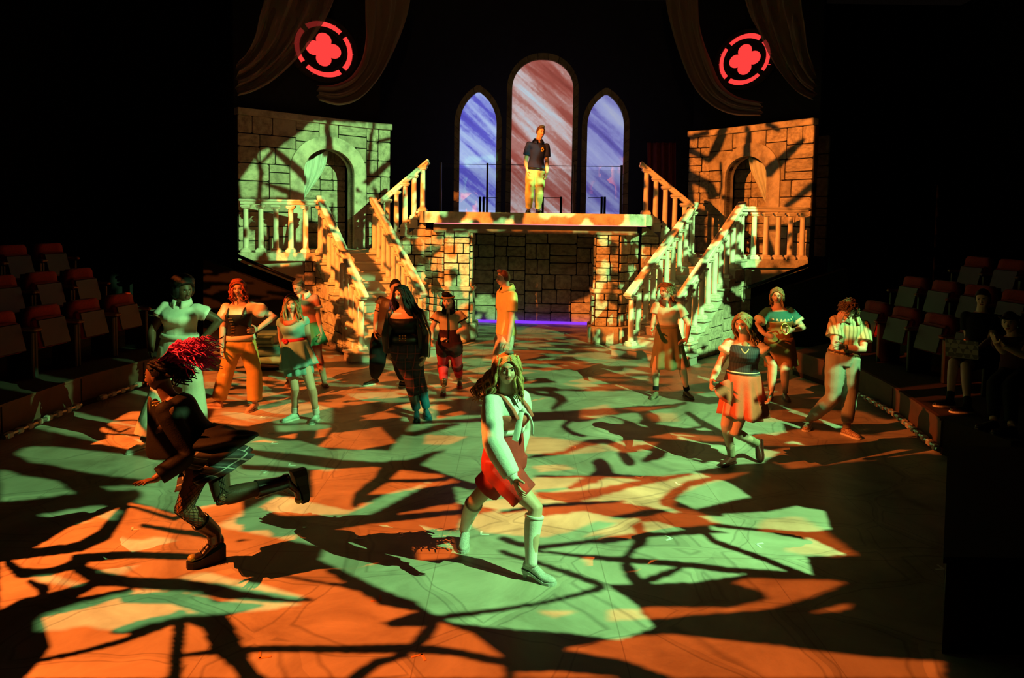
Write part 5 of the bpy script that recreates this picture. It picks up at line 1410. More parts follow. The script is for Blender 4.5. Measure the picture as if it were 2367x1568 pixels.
for sx in (-1, 1):
    R = [[P.pel + P.spd * P.spl * t + P.frame(t)[0] * sx * (.15 + .03 * (1 - t)) * P.fat - P.frame(t)[1] * .10, P.pel + P.spd * P.spl * t + P.frame(t)[0] * sx * (.19 + .02 * (1 - t)) * P.fat, P.pel + P.spd * P.spl * t + P.frame(t)[0] * sx * .155 * P.fat + P.frame(t)[1] * .12] for t in (.92, .7, .45, .2, .0)]
    MB().grid(R).build('jacket_panel', jk, P.root, True, solid=.012, sub=2)
sh, el, wr = P.sh['r'], P.el['r'], P.wr['r']
MB().tube([sh + np.array([.06, -.05, 0]), el + np.array([.055, -.05, 0]), wr + np.array([.05, -.045, 0])], .016, 8, flat=.5).build('sleeve_stripe', cloth('mint_stripe', (.55, .7, .6)), P.root, True)
PL2 = plaid('plaid_dark', (.012, .012, .018), (.03, .02, .045), (.17, .03, .03), .11, False, .05)
pants(P, PL2, .24, .012, .80, (.012, .012, .012, .014, .014), 'plaid_trousers')
TEALB = leather('teal_boot', (.01, .13, .20), .2)
for s in 'lr': shoe(P, s, TEALB if s == 'r' else leather('dark_teal_boot', (.012, .05, .07), .2), 'boot')
for s in 'lr':
    for f0 in (.70, .76, .82): legwear(P, leather('teal_strap', (.015, .10, .12), .3), s, f0, f0 + .02, .016, 'boot_strap', k2=3)
scalp(P, BLK, .020, .05, -.05)
locks(P, BLK, 70, 7, arc_start(.06), lambda t, r: arc_end(.42, .20, -.04, j=.05)(t, r), .019, .03, grav=(.10, .03, 0))
parted(P, BLK, 16, 64, .10)
locks(P, hairm('violet', (.06, .025, .14)), 16, 17, lambda t, r: (-.07, .01, .02), lambda t, r: (-.12 - .08 * r.random(), .06, -.22 - .12 * r.random()), .014, .03, 'violet_locks')

# ---- person with cropped quiff, beige shirt, red trousers
P = person('person with quiff, beige panelled shirt and red rolled trousers', 1.60, (1038, 794, 0), (1037, 719, 0), (1036, 697, -.03), (-4, 0), (-14, 6, 0),
    {'r': (1077, 758, 0, 1040, 777, -1, 1016, 785, -1, .2, (0, .6, -1)), 'l': (999, 758, 0, 997, 786, -1, 996, 802, -1)},
    {'l': (1024, 842, ('g', 1026, 890, 1021, 922, .12)), 'r': (1056, 842, ('g', 1062, 874, 1063, 897, .12))}, FAIR2, (1040, 912))
brows(P, BLK, (.45, .12, .10), .006)
beige = cloth('beige_shirt', (.46, .33, .20))
top(P, beige, .40, .97, .018, .42, .024, .02, 'shirt'); collar(P, BLKC)
mb = MB(); mb.loft([P.ring(t, .020, 22) for t in np.linspace(.05, .46, 8)]); mb.build('shirt_lower_panel', cloth('maroon_panel', (.045, .012, .012)), P.root, True, voxel=.011, sm=3)
pts = [P.sec(t, .026)[0] + P.sec(t, .026)[2] * P.sec(t, .026)[4] for t in np.linspace(.08, .93, 9)]
MB().tube(pts, .014, 8, flat=.4).build('placket', BLKC, P.root, True)
for s in 'lr':
    sh, el = P.sh[s], P.el[s]; d = _nrm(el - sh); p = sh * .6 + el * .4; MB().tube([p - d * .012, p + d * .02], [.083, .086], 16).build('sleeve_trim', BLKC, P.root, True)
redp = cloth('red_trousers', (.50, .035, .05))
pants(P, redp, .22, .016, .90, (.03, .03, .02, .022, .022), 'trousers')
pants(P, cloth('maroon_shorts', (.03, .010, .010)), .24, .020, .17, (.034, .036, .036, .036, .036), 'overshorts')
for s in 'lr':
    legwear(P, cloth('maroon_patch', (.10, .014, .018)), s, .47, .60, .030, 'knee_patch', k2=6)
    b = shoe(P, s, leather('brown_boot', (.10, .04, .025), .3), 'boot', leather('red_sole', (.35, .05, .05)))
    A, d = P.an[s], P.toe[s]
    for i in range(5): p = np.array([A[0], A[1], 0]) + d * (.085 - .018 * i) + np.array([0, 0, .10 + .03 * i]); lt = np.cross(d, (0, 0, 1)); MB().tube([p - lt * .025, p + lt * .025], .004, 5).build('lace', gold, b)
scalp(P, BLK, .014, .05, -.04, extra=[(-.02, .05, .13, .07, .06, .035), (-.05, .06, .115, .03, .04, .03)])
locks(P, BLK, 16, 31, arc_start(.02, a0=-1.6, a1=1.6), arc_end(.13, .08, .0, a0=-1.6, a1=1.6), .013, .015, 'nape_hair')
MB().tube([P.hp(math.sin(a_) * .092, math.cos(a_) * .098, .072) for a_ in np.linspace(-1.9, 1.9, 17)], .010, 8, flat=1.3).build('headband', cloth('tan_band', (.36, .22, .08)), P.root, True)

# ---- man in yellow polo, seen from the side
P = person('person in yellow polo and pale jeans standing in profile by the alcove', 1.82, (1168, 775, 0), (1172, 668, 0), (1163, 644, 0), (-68, -60), (-75, 2, 0),
    {'r': (1183, 742, -1, 1175, 792, -1, 1170, 812, -1, .3, (0, 1, 0)), 'l': (1158, 735, 1, 1150, 775, 1, 1148, 790, 1)},
    {'r': (1160, 838, ('g', 1172, 890, 1150, 902)), 'l': (1150, 836, ('g', 1146, 884, 1128, 893))}, FAIR2, (1162, 898), chest=1.06)
brows(P, BRN)
yel = cloth('yellow_polo', (.72, .58, .22))
top(P, yel, .02, .98, .022, .62, .022, .012, 'polo_shirt'); collar(P, yel)
pants(P, cloth('pale_jeans', (.58, .54, .46)), .14, .014, .97, (.018, .022, .022, .022, .024), 'jeans')
for s in 'lr': shoe(P, s, leather('white_shoe', (.7, .68, .6)), 'flat')
scalp(P, hairm('auburn', (.12, .04, .02)), .014, .05, -.035, extra=[(0, .05, .11, .065, .04, .03)])

# ---- woman in olive skirt before the right stairs
P = person('person with braid, cream shirt and olive skirt before the right stairs', 1.67, (1543, 782, 0), (1543, 698, 0), (1538, 673, -.02), (-5, -6), (-52, 8, 0),
    {'r': (1592, 750, 1, 1588, 783, -1, 1566, 796, -1, .2, (0, .3, -1)), 'l': (1512, 738, 0, 1507, 762, -1, 1502, 774, -1)},
    {'l': (1516, 852, ('g', 1516, 902, 1505, 924, .11)), 'r': (1578, 854, ('g', 1587, 900, 1602, 922, .11))}, FAIR, (1552, 914), bust=.05)
brows(P, BRN)
crm = cloth('cream_shirt', (.56, .50, .38)); top(P, crm, .22, .97, .018, .58, .022, .012, 'shirt'); collar(P, cloth('brown_collar', (.10, .05, .03)), spread=.05, hgt=.06)
olive = cloth('olive_skirt', (.20, .17, .08), .5)
skirt(P, olive, .34, (1545, 848, 0), 1.05, .245, 9, .03, 'pleated_skirt', 1.0, curve=.8); band(P, olive, .28, .38, .020, 'waistband')
for s in 'lr':
    legwear(P, BLKC, s, .92, 1.01, .007, 'ankle_sock'); shoe(P, s, leather('beige_sandal', (.28, .22, .14)), 'flat')
    A, d = P.an[s], P.toe[s]; lt = np.cross(d, (0, 0, 1))
    for q in (.06, .11): p = np.array([A[0], A[1], .0]) + d * q; MB().tube([p - lt * .046 + (0, 0, .02), p + (0, 0, .085 - q * .25), p + lt * .046 + (0, 0, .02)], .012, 8, flat=.5).build('shoe_strap', BLKC, P.root, True)
scalp(P, DBLOND, .012, .05, -.04)
mb = MB(); pr = None
for i in range(9):
    p = P.hp(.05 + .010 * i, -.075 + .004 * i, -.02 - .028 * i); mb.ell(p, (.022 - .0012 * i, .02, .024), n=9, m=6)
mb.build('braid', DBLOND, P.root, True)
parted(P, DBLOND, 12, 72, .0)

# ---- woman in knit vest and coral skirt
P = person('person in dark knit vest lifting the side of a coral skirt', 1.64, (1716, 888, 0), (1722, 786, 0), (1716, 749, -.03), (-14, -16), (-40, 10, .05),
    {'r': (1788, 846, 0, 1784, 904, -1, 1775, 940, -1, .3, (-1, 0, 0)), 'l': (1660, 850, 0, 1645, 882, -1, 1641, 902, -1, .5, (1, .2, 0))},
    {'l': (1678, 982, ('g', 1691, 1052, 1658, 1078)), 'r': (1698, 1000, ('a', 1748, 1024, .12, 1748, 1072, .0))}, FAIR, (1695, 1074), bust=.055, vox=.0075)
brows(P, BRN)
slv = cloth('white_puff', (.70, .66, .56)); top(P, slv, .66, .97, .012, .40, .020, .0, 'blouse', puff=.022)
knit = stripes('knit_vest', (.020, .024, .034), (.032, .040, .055), .022, 0, .5)
mb = MB(); mb.loft([P.ring(t, .022 + .003 * math.sin(t * 60), 26, wmul=1.0) for t in np.linspace(.26, .90, 14)]); vb = mb.build('knit_vest', knit, P.root, True, voxel=.009, sm=3)
band(P, stripes('rib_trim', (.03, .035, .045), (.55, .50, .38), .03, 2, .4), .24, .31, .024, 'vest_rib')
c, u, f, a, b = P.sec(.80, .03)
MB().tube(cr([P.neck - u * .075 + P.spd * .01, P.neck - u * .05 + f * .085 - P.spd * .05, c + f * (b + .004) - P.spd * .02, P.neck + u * .05 + f * .085 - P.spd * .05, P.neck + u * .075 + P.spd * .01], 5), .011, 8, flat=.7).build('vest_neck_trim', cloth('tan_trim', (.50, .36, .22)), P.root, True)
MB().ell(P.neck + f * .085 - P.spd * .05, (.034, .018, .05), u, f, P.spd).build('cravat', cloth('tan_cravat', (.48, .30, .16)), P.root, True)
crs = cloth('coral_skirt', (.60, .13, .07), .55)
skirt(P, crs, .27, (1716, 958, 0), 1.06, .235, 11, .026, 'pleated_skirt', 1.05, curve=.7, swing=.02)
sheet(P, [[(1690, 872, -.1), (1672, 880, -.12), (1652, 888, -.13)], [(1690, 900, -.14), (1672, 905, -.16), (1650, 905, -.16)], [(1692, 940, -.18), (1672, 930, -.18), (1655, 915, -.17)]], crs, 'lifted_skirt_fold')
OX = leather('oxblood_shoe', (.10, .02, .015), .3)
for s in 'lr': legwear(P, cloth('beige_sock', (.36, .28, .18)), s, .84, 1.01, .006, 'sock'); shoe(P, s, OX, 'flat')
scalp(P, DBLOND, .012, .05, -.05)
locks(P, DBLOND, 36, 13, arc_start(.05, a0=-1.9, a1=2.2), lambda t, r: arc_end(.22, .12, -.03, -1.9, 2.2, .03)(t, r), .013, .022, grav=(.05, 0, 0))
parted(P, DBLOND, 14, 66, .08)

# ---- woman in ruffled teal blouse, brown jumper, holding a gold ring
P = person('person in teal blouse with ruffled collar and brown jumper skirt holding a gold ring', 1.66, (1801, 800, 0), (1799, 709, 0), (1796, 684, -.03), (0, 0), (-22, 6, .05),
    {'r': (1857, 758, -1, 1832, 764, -1, 1812, 768, -1, .5, (0, 1, 0)), 'l': (1748, 752, -1, 1770, 775, -1, 1785, 780, -1)},
    {'r': (1814, 860, ('g', 1815, 908, 1822, 927)), 'l': (1785, 858, ('g', 1782, 905, 1778, 922))}, FAIR, (1802, 920), bust=.07, fat=1.16)
brows(P, BRN, mouth_open=.006)
tb = cloth('teal_blouse', (.035, .17, .16)); top(P, tb, .45, .90, .014, .62, .022, .016, 'blouse')
lace = cloth('lace_ruffle', (.58, .56, .40))
for s in 'lr':
    sh, el = P.sh[s], P.el[s]; d = _nrm(el - sh); p = sh * .4 + el * .6; MB().tube([p - d * .03, p, p + d * .03], [.075, .095, .09], 16).build('sleeve_ruffle', lace, P.root, True)
ring_ = []
for q in np.linspace(0, 2 * math.pi, 60, endpoint=False):
    x, y = math.sin(q), math.cos(q); t = .97 - .24 * max(0, y) ** .6; c, u, f, a, b = P.sec(min(t, .95), .026)
    cc = P.pel + P.spd * P.spl * t; rr_2 = 1 + .05 * math.sin(q * 22)
    ring_.append((cc + u * x * .135 * P.fat * rr_2 + f * y * (b + .01) * rr_2, cc + u * x * .165 * P.fat * rr_2 + f * y * (b + .03) * rr_2 - P.spd * .035))
MB().grid([[r_[0] for r_ in ring_], [(r_[0] + r_[1]) / 2 + P.spd * .008 for r_ in ring_], [r_[1] for r_ in ring_]], True).build('collar_ruffle', lace, P.root, True, solid=.008)
jump = cloth('rust_jumper', (.30, .14, .045))
top(P, jump, .0, .66, .024, 0, name='jumper_bodice', ease=.006)
skirt(P, jump, .22, (1806, 846, 0), 1.1, .205, 6, .015, 'jumper_skirt', 1.25, curve=.5)
c = P.ht['r']; MB().tube([c + np.array([.055 * math.cos(q) + .01, -.02 + .02 * math.sin(q), .05 + .075 * math.sin(q)]) for q in np.linspace(0, 2 * math.pi, 25)], .009, 8, caps=False).build('gold_ring', mat('gold_ring', (.75, .55, .12), .25, .2, 20, metal=.9), P.root, True)
for s in 'lr': shoe(P, s, leather('beige_flat', (.42, .32, .22)), 'flat')
scalp(P, DBLOND, .012, .05, -.05)
locks(P, DBLOND, 24, 41, arc_start(.05, a0=-1.6, a1=2.3), arc_end(.17, .09, -.02, -1.6, 2.3, .012), .012, .012)
parted(P, DBLOND, 14, 68, .06)

# ---- curly-haired person, striped shirt, grey trousers
P = person('person with curly hair, striped shirt and grey trousers, hand at cheek', 1.74, (1949, 826, 0), (1966, 737, 0), (1962, 716, -.06), (-4, -2), (-22, 34, .08),
    {'l': (1927, 797, -1, 1940, 745, -1, 1944, 722, -1, .25, (.6, .4, .2)), 'r': (1996, 808, -1, 1948, 803, -1, 1930, 801, -1, .2, (0, 1, 0))},
    {'l': (1925, 920, ('g', 1870, 972, 1850, 1004)), 'r': (1965, 905, ('g', 1957, 988, 1980, 1010))}, FAIR2, (1940, 1006), vox=.008, chest=1.04)
brows(P, BRN)
strp = stripes('striped_shirt', (.50, .40, .24), (.24, .19, .10), .045, 0, .35)
top(P, strp, .06, .97, .020, .66, .028, .026, 'camp_shirt'); collar(P, strp, spread=.05)
grey = cloth('grey_trousers', (.30, .29, .24)); pants(P, grey, .16, .014, .93, (.022, .03, .03, .03, .024), 'trousers')
band(P, leather('tan_belt', (.10, .05, .025)), .10, .15, .018, 'belt')
ck = checker('checker_canvas', (.30, .16, .10), (.55, .42, .30), 55)
for s in 'lr': legwear(P, cloth('beige_sock', (.36, .28, .18)), s, .9, 1.01, .006, 'sock'); shoe(P, s, ck, 'flat', WHITE)
d = _nrm(P.wr['l'] - P.el['l']); p = P.wr['l'] - d * .025
w2 = P.wr['r'] - _nrm(P.wr['r'] - P.el['r']) * .03; d2 = _nrm(P.wr['r'] - P.el['r'])
wt = MB().tube([w2 - d2 * .012, w2 + d2 * .012], .035, 14).build('watch_strap', leather('tan_belt', (.1, .05, .02)), P.root, True)
scalp(P, hairm('curly', (.09, .055, .02)), .012, .05, -.03)
rnd = random.Random(21); mb = MB()
for i in range(150):
    a = rnd.uniform(0, 2 * math.pi); z = rnd.uniform(-.02, .12); r0 = math.sqrt(max(.02, 1 - (max(z, 0) / .135) ** 2)); y = math.cos(a) * .108 * r0
    if y > .05 and z < .06: continue
    p = np.array([math.sin(a) * .092 * r0, y, z]); pts = []; ph = rnd.random() * 6
    for j in range(11):
        q = j / 10; pts.append(P.hp(*(p * (1 + .25 * q) + .017 * np.array([math.cos(ph + q * 8), math.sin(ph * 2 + q * 8), math.sin(ph + q * 8)]) - np.array([0, 0, .03 * q]))))
    mb.tube(pts, [.0085 * (1 - .5 * q) for q in np.linspace(0, 1, 11)], 5)
mb.build('curls', hairm('curly', (0, 0, 0)), P.root, True)
for sx in (-1, 1):
    MB().tube([P.hp(sx * .032 + .022 * math.cos(q), .10, .008 + .018 * math.sin(q)) for q in np.linspace(0, 6.28, 17)], .0025, 6, caps=False).build('spectacle_rim', BLACKM, P.root)

# ---- man on the platform
P = person('person in navy polo and khaki trousers standing on the platform', 1.80, (1238, 398, 0), (1244, 328, 0), (1250, 306, -.03), (4, 4), (28, 4, -.12),
    {'l': (1215, 374, 0, 1221, 400, -1, 1223, 412, -1), 'r': (1264, 378, 0, 1264, 402, -1, 1262, 416, -1)},
    {'l': (1224, 443, ('v', 1222, 0, -.04)), 'r': (1247, 443, ('v', 1243, 0, .04))}, FAIR, (1235, 493, 14.75), zf=ZP, chest=1.08)
brows(P, BRN)
navy = cloth('navy_polo', (.020, .028, .10)); top(P, navy, .04, .97, .020, .62, .022, .014, 'polo_shirt'); collar(P, navy, spread=.045)
pants(P, cloth('khaki', (.46, .42, .17)), .12, .016, .97, (.022, .03, .03, .03, .03), 'trousers')
band(P, leather('black_belt', (.012, .011, .012)), .08, .14, .022, 'belt')
c, u, f, a, b = P.sec(.74, .022); e0 = c + f * b * .86 + u * a * .46
for i in range(7):
    q = i * .9; MB().ell(e0 + (u * math.cos(q) * .022 + P.spd * math.sin(q) * .032), (.012, .010, .012), u, f, P.spd, 8, 6).build('chest_emblem', mat('gold_emblem', (.85, .52, .03), .5, .1), P.root)
for s in 'lr': shoe(P, s, leather('black_shoe', (.02, .015, .012)), 'flat')
scalp(P, BRN, .016, .055, -.03, extra=[(0, .045, .115, .07, .04, .03)])

# ---- two people watching from the dark right bank
ZD = .40
P = person('person seated in the dark right bank with a laptop on knees', 1.68, (2258, 822, .42), (2268, 722, .50), (2272, 690, .46), (-40, -40), (-45, 15, 0),
    {'l': (2238, 785, -1, 2222, 806, -1, 2208, 806, -1), 'r': (2290, 785, -1, 2262, 806, -1, 2244, 808, -1)},
    {'l': (2204, 838, ('g', 2196, 922, 2172, 936)), 'r': (2232, 846, ('g', 2236, 936, 2208, 950))}, FAIR2, (2210, 936), zf=ZD)
brows(P, BLK); top(P, BLKC, .0, .97, .018, .6, .02, .01, 't_shirt'); pants(P, BLKC, .2, .016, .40, (.02,) * 5, 'shorts'); scalp(P, BLK, .014)
for s in 'lr': legwear(P, BLKC, s, .92, 1.01, .006, 'sock'); shoe(P, s, leather('black_shoe', (.02, .015, .012)), 'flat', WHITE)
lt = thing('laptop', 'laptop with patterned lid on the seated person\'s knees', 'laptop', (P.kn['l'] + P.kn['r']) / 2 + (0, 0, .08))
kc = (P.kn['l'] + P.kn['r']) / 2 + np.array([.08, .06, .085]); fx = -P.pf
sd_ = P.ps
MB().box(kc, (.34, .24, .014), sd_, fx, bev=.004).build('base', mat('laptop_grey', (.2, .2, .2), .4), lt)
upv = _nrm(np.array([0, 0, 1.]) + P.pf * .35)
MB().box(kc + P.pf * .12 + upv * .12, (.34, .012, .23), sd_, np.cross(upv, sd_), upv, bev=.003).build('lid', checker('sticker_lid', (.30, .29, .27), (.10, .10, .10), 17), lt)
P = person('person clapping in the darkest seats at far right', 1.68, (2352, 862, .42), (2343, 775, .45), (2334, 746, .42), (-40, -40), (-48, 6, 0),
    {'l': (2318, 812, -1, 2300, 790, -1, 2292, 770, -1, .1, (1, .3, 0)), 'r': (2366, 822, -1, 2318, 800, -1, 2298, 776, -1, .1, (-1, -.3, 0))},
    {'l': (2300, 885, ('g', 2296, 972, 2272, 988)), 'r': (2335, 890, ('g', 2338, 985, 2310, 1000))}, FAIR2, (2305, 990), zf=ZD)
brows(P, BLK); top(P, cloth('plum_shirt', (.06, .02, .03)), .0, .97, .018, .5, .02, .01, 't_shirt'); pants(P, BLKC, .2, .016, .96, (.02,) * 5, 'trousers'); scalp(P, BLK, .016)
MB().tube([P.hp(math.sin(q) * .10, math.cos(q) * .115, .065) for q in np.linspace(0, 6.28, 25)], .012, 8, caps=False).build('cap_brim', BLKC, P.root, True)
for s in 'lr': shoe(P, s, leather('black_shoe', (.02, .015, .012)), 'flat')
# ------------------------------------------------------------------ branch gobos in front of the two stage spots
def in_poly(x, y, poly):
    px_ = [p[0] for p in poly]; py_ = [p[1] for p in poly]; full = np.zeros(x.shape, bool)
    idx = np.nonzero((x > min(px_)) & (x < max(px_)) & (y > min(py_)) & (y < max(py_)))[0]
    if idx.size == 0: return full
    x = x[idx]; y = y[idx]; r = np.zeros(x.shape, bool); n = len(poly); j = n - 1
    for i in range(n):
        xi, yi = poly[i]; xj, yj = poly[j]
        c = ((yi > y) != (yj > y)) & (x < (xj - xi) * (y - yi) / (yj - yi + 1e-12) + xi); r ^= c; j = i
    full[idx] = r
    return full
def near(x, y, pts, w, asp=1.0):
    """inside a brush stroke of width w; asp > 1 widens it sideways (foreshortened floor)"""
    ws = w if hasattr(w, '__len__') else [w]; pad = max(ws) * asp
    px_ = [p[0] for p in pts]; py_ = [p[1] for p in pts]; full = np.zeros(x.shape, bool)
    idx = np.nonzero((x > min(px_) - pad) & (x < max(px_) + pad) & (y > min(py_) - pad) & (y < max(py_) + pad))[0]
    if idx.size == 0: return full
    x = x[idx]; y = y[idx]
    r = np.zeros(x.shape, bool); ws = w if hasattr(w, '__len__') else [w] * len(pts)
    for (a, b, w0, w1) in zip(pts[:-1], pts[1:], ws[:-1], ws[1:]):
        ax, ay = a[0] / asp, a[1]; bx, by = b[0] / asp, b[1]; dx, dy = bx - ax, by - ay; L = dx * dx + dy * dy + 1e-9
        t = np.clip(((x / asp - ax) * dx + (y - ay) * dy) / L, 0, 1); d2 = (x / asp - ax - t * dx) ** 2 + (y - ay - t * dy) ** 2
        r |= d2 < ((w0 + (w1 - w0) * t) / 2) ** 2
    full[idx] = r
    return full
_rs = np.random.RandomState(5); _LAT = _rs.rand(64, 64)
def vnoise(x, y, s=0):
    x = x + s * 7.3; y = y + s * 3.1; i = np.floor(x).astype(int); j = np.floor(y).astype(int); u = x - i; v = y - j; u = u * u * (3 - 2 * u); v = v * v * (3 - 2 * v)
    g = lambda a, b: _LAT[a % 64, b % 64]
    return (g(i, j) * (1 - u) + g(i + 1, j) * u) * (1 - v) + (g(i, j + 1) * (1 - u) + g(i + 1, j + 1) * u) * v
def leafy(x, y, sx, sy, s, thr):
    return (.65 * vnoise(x / sx, y / sy, s) + .35 * vnoise(x / sx * 2.3, y / sy * 2.3, s + 1)) > thr

# --- green light: lit areas of the floor and dark branches across them (photo pixels)
G_LIT = [
 [(1150, 935), (1215, 905), (1290, 890), (1420, 880), (1500, 893), (1480, 905), (1560, 925), (1640, 935), (1690, 930), (1800, 965), (1817, 1000), (1740, 1004), (1700, 1010), (1740, 1035), (1802, 1045), (1760, 1070), (1690, 1075), (1600, 1090), (1690, 1118), (1735, 1150), (1690, 1158), (1600, 1180), (1650, 1190), (1780, 1183), (1842, 1170), (1905, 1182), (1920, 1224), (1850, 1232), (1870, 1243), (1955, 1283), (1862, 1287), (1868, 1300), (1878, 1330), (1800, 1318), (1700, 1332), (1600, 1347), (1400, 1352), (1462, 1392), (1512, 1450), (1430, 1480), (1300, 1462), (1160, 1453), (1050, 1440), (1000, 1420), (960, 1390), (890, 1365), (800, 1322), (740, 1296), (760, 1250), (860, 1236), (1060, 1228), (1065, 1200), (1150, 1178), (1060, 1165), (1050, 1130), (1150, 1110), (1150, 980)],
 [(560, 1003), (640, 1018), (700, 1020), (760, 1040), (900, 1042), (930, 1010), (960, 975), (1060, 960), (1160, 960), (1160, 1130), (1060, 1128), (1000, 1100), (900, 1085), (840, 1080), (730, 1092), (560, 1112)],
 [(0, 1070), (60, 1035), (120, 1033), (300, 1052), (400, 1070), (560, 1050), (640, 1045), (640, 1120), (560, 1150), (420, 1190), (350, 1172), (300, 1160), (262, 1205), (225, 1195), (150, 1225), (90, 1262), (0, 1245)],
 [(575, 1185), (780, 1197), (860, 1160), (900, 1140), (960, 1128), (1000, 1110), (960, 1135), (850, 1192), (740, 1202), (600, 1205)],
 [(620, 940), (770, 940), (760, 992), (640, 998)], [(930, 935), (1010, 935), (1010, 975), (930, 975)],
 [(700, 1242), (780, 1230), (745, 1252), (690, 1255)],
 [(88, 1458), (92, 1428), (160, 1402), (290, 1370), (330, 1363), (460, 1370), (500, 1395), (560, 1386), (640, 1392), (700, 1398), (600, 1412), (510, 1420), (420, 1425), (350, 1440), (280, 1465), (200, 1445), (130, 1460)],
 [(405, 1337), (470, 1323), (600, 1352), (700, 1380), (690, 1388), (560, 1365), (480, 1345)],
 [(70, 1335), (115, 1328), (190, 1352), (170, 1358), (100, 1345)],
 [(1720, 962), (1816, 1000), (1790, 1006), (1700, 995)], [(1815, 1026), (1832, 1020), (1858, 1028)],
]
G_BR = [
 ([(1249, 1145), (1318, 1150), (1379, 1140), (1440, 1125), (1517, 1110), (1594, 1097)], [14, 26, 20, 14, 12, 6]),
 ([(1318, 1128), (1350, 1115), (1405, 1099), (1480, 1105), (1530, 1106), (1594, 1097)], [8, 18, 10, 10, 9, 4]),
 ([(1385, 1070), (1398, 1090), (1370, 1108), (1322, 1126)], [22, 26, 20, 6]),
 ([(1241, 1267), (1348, 1254), (1474, 1238), (1580, 1229)], [12, 10, 12, 14]),
 ([(1160, 1245), (1200, 1258), (1250, 1266)], [12, 12, 8]),
 ([(1241, 1274), (1337, 1286), (1429, 1294), (1565, 1304), (1692, 1319), (1780, 1324)], [6, 8, 15, 13, 14, 12]),
 ([(1160, 1276), (1200, 1289), (1236, 1299), (1312, 1324), (1388, 1352)], [10, 10, 9, 12, 12]),
 ([(940, 1440), (1040, 1425), (1160, 1410), (1261, 1393), (1337, 1375), (1388, 1360)], [14, 14, 11, 9, 9, 14]),
 ([(1474, 1250), (1455, 1280), (1434, 1294)], [12, 12, 12]), ([(1448, 1308), (1470, 1345)], [18, 20]), ([(1575, 1312), (1545, 1325), (1490, 1345)], [8, 16, 16]),
 ([(1618, 1225), (1654, 1253), (1760, 1291), (1870, 1334)], [10, 12, 11, 12]), ([(1600, 1206), (1680, 1218), (1760, 1226), (1860, 1237)], [10, 8, 8, 16]),
 ([(1770, 1228), (1830, 1240), (1860, 1246)], [6, 5, 4]),
 ([(1360, 972), (1320, 970), (1303, 985), (1320, 1000), (1352, 1009)], [8, 10, 9, 9, 6]),
 ([(1200, 966), (1330, 965), (1400, 978), (1460, 992), (1520, 990), (1600, 1000), (1670, 1008)], [22, 10, 14, 18, 18, 16, 16]),
 ([(1478, 945), (1505, 970), (1465, 1000), (1448, 1018)], [14, 26, 16, 14]), ([(1215, 962), (1330, 956), (1440, 950), (1560, 938), (1583, 932)], [16, 14, 16, 9, 5]),
 ([(1222, 1058), (1300, 1047), (1360, 1024), (1400, 1019), (1450, 1042), (1500, 1028), (1560, 1012), (1680, 1022)], [5, 9, 16, 10, 14, 12, 10, 20]),
 ([(1438, 1050), (1456, 1070)], [14, 18]), ([(1488, 1066), (1520, 1050), (1545, 1030)], [8, 24, 10]), ([(1590, 955), (1625, 980), (1670, 1002)], [8, 12, 10]), ([(1590, 992), (1640, 985)], [6, 5]),
 ([(1540, 1160), (1560, 1140), (1590, 1120), (1660, 1104)], [22, 18, 14, 10]), ([(1555, 1165), (1600, 1185), (1660, 1185)], [18, 16, 20]),
 ([(1240, 1102), (1310, 1102), (1360, 1102)], [6, 5, 5]), ([(1160, 1186), (1240, 1172), (1340, 1164), (1440, 1160)], [8, 10, 9, 5]),
 ([(1200, 900), (1240, 910), (1290, 918)], 7), ([(1270, 905), (1300, 925), (1280, 945)], [10, 16, 8]),
 ([(560, 1042), (680, 1060), (800, 1076), (900, 1082), (960, 1070), (1000, 1050), (1030, 1040)], [10, 22, 24, 26, 20, 10, 3]), ([(560, 1080), (660, 1086), (780, 1096)], [12, 14, 8]),
 ([(905, 1075), (960, 1085), (1010, 1100), (1090, 1126), (1160, 1116)], [24, 26, 20, 16, 14]), ([(880, 1000), (960, 1003), (1020, 988), (1060, 980)], [6, 12, 14, 4]), ([(560, 985), (700, 980), (940, 978), (1000, 976), (1130, 970)], [5, 5, 8, 8, 10]),
 ([(0, 1060), (60, 1084), (130, 1095), (220, 1112), (330, 1115)], [44, 36, 32, 32, 12]), ([(0, 1182), (100, 1170), (200, 1155), (310, 1145)], [44, 38, 36, 26]), ([(130, 1090), (210, 1140), (290, 1168)], [26, 40, 34]), ([(30, 1215), (120, 1222), (180, 1212)], [8, 10, 4]),
]
G_HOLE = [[(1249, 1172), (1330, 1166), (1430, 1162), (1500, 1172), (1560, 1186), (1590, 1178), (1640, 1205), (1645, 1225), (1690, 1232), (1620, 1236), (1540, 1240), (1500, 1240), (1492, 1262), (1470, 1272), (1476, 1246), (1400, 1258), (1360, 1256), (1440, 1246), (1470, 1232), (1458, 1216), (1485, 1200), (1420, 1197), (1350, 1182), (1249, 1196)]]
G_ADD = [[(1485, 1207), (1520, 1206), (1560, 1218), (1583, 1225), (1540, 1231), (1492, 1230)]]
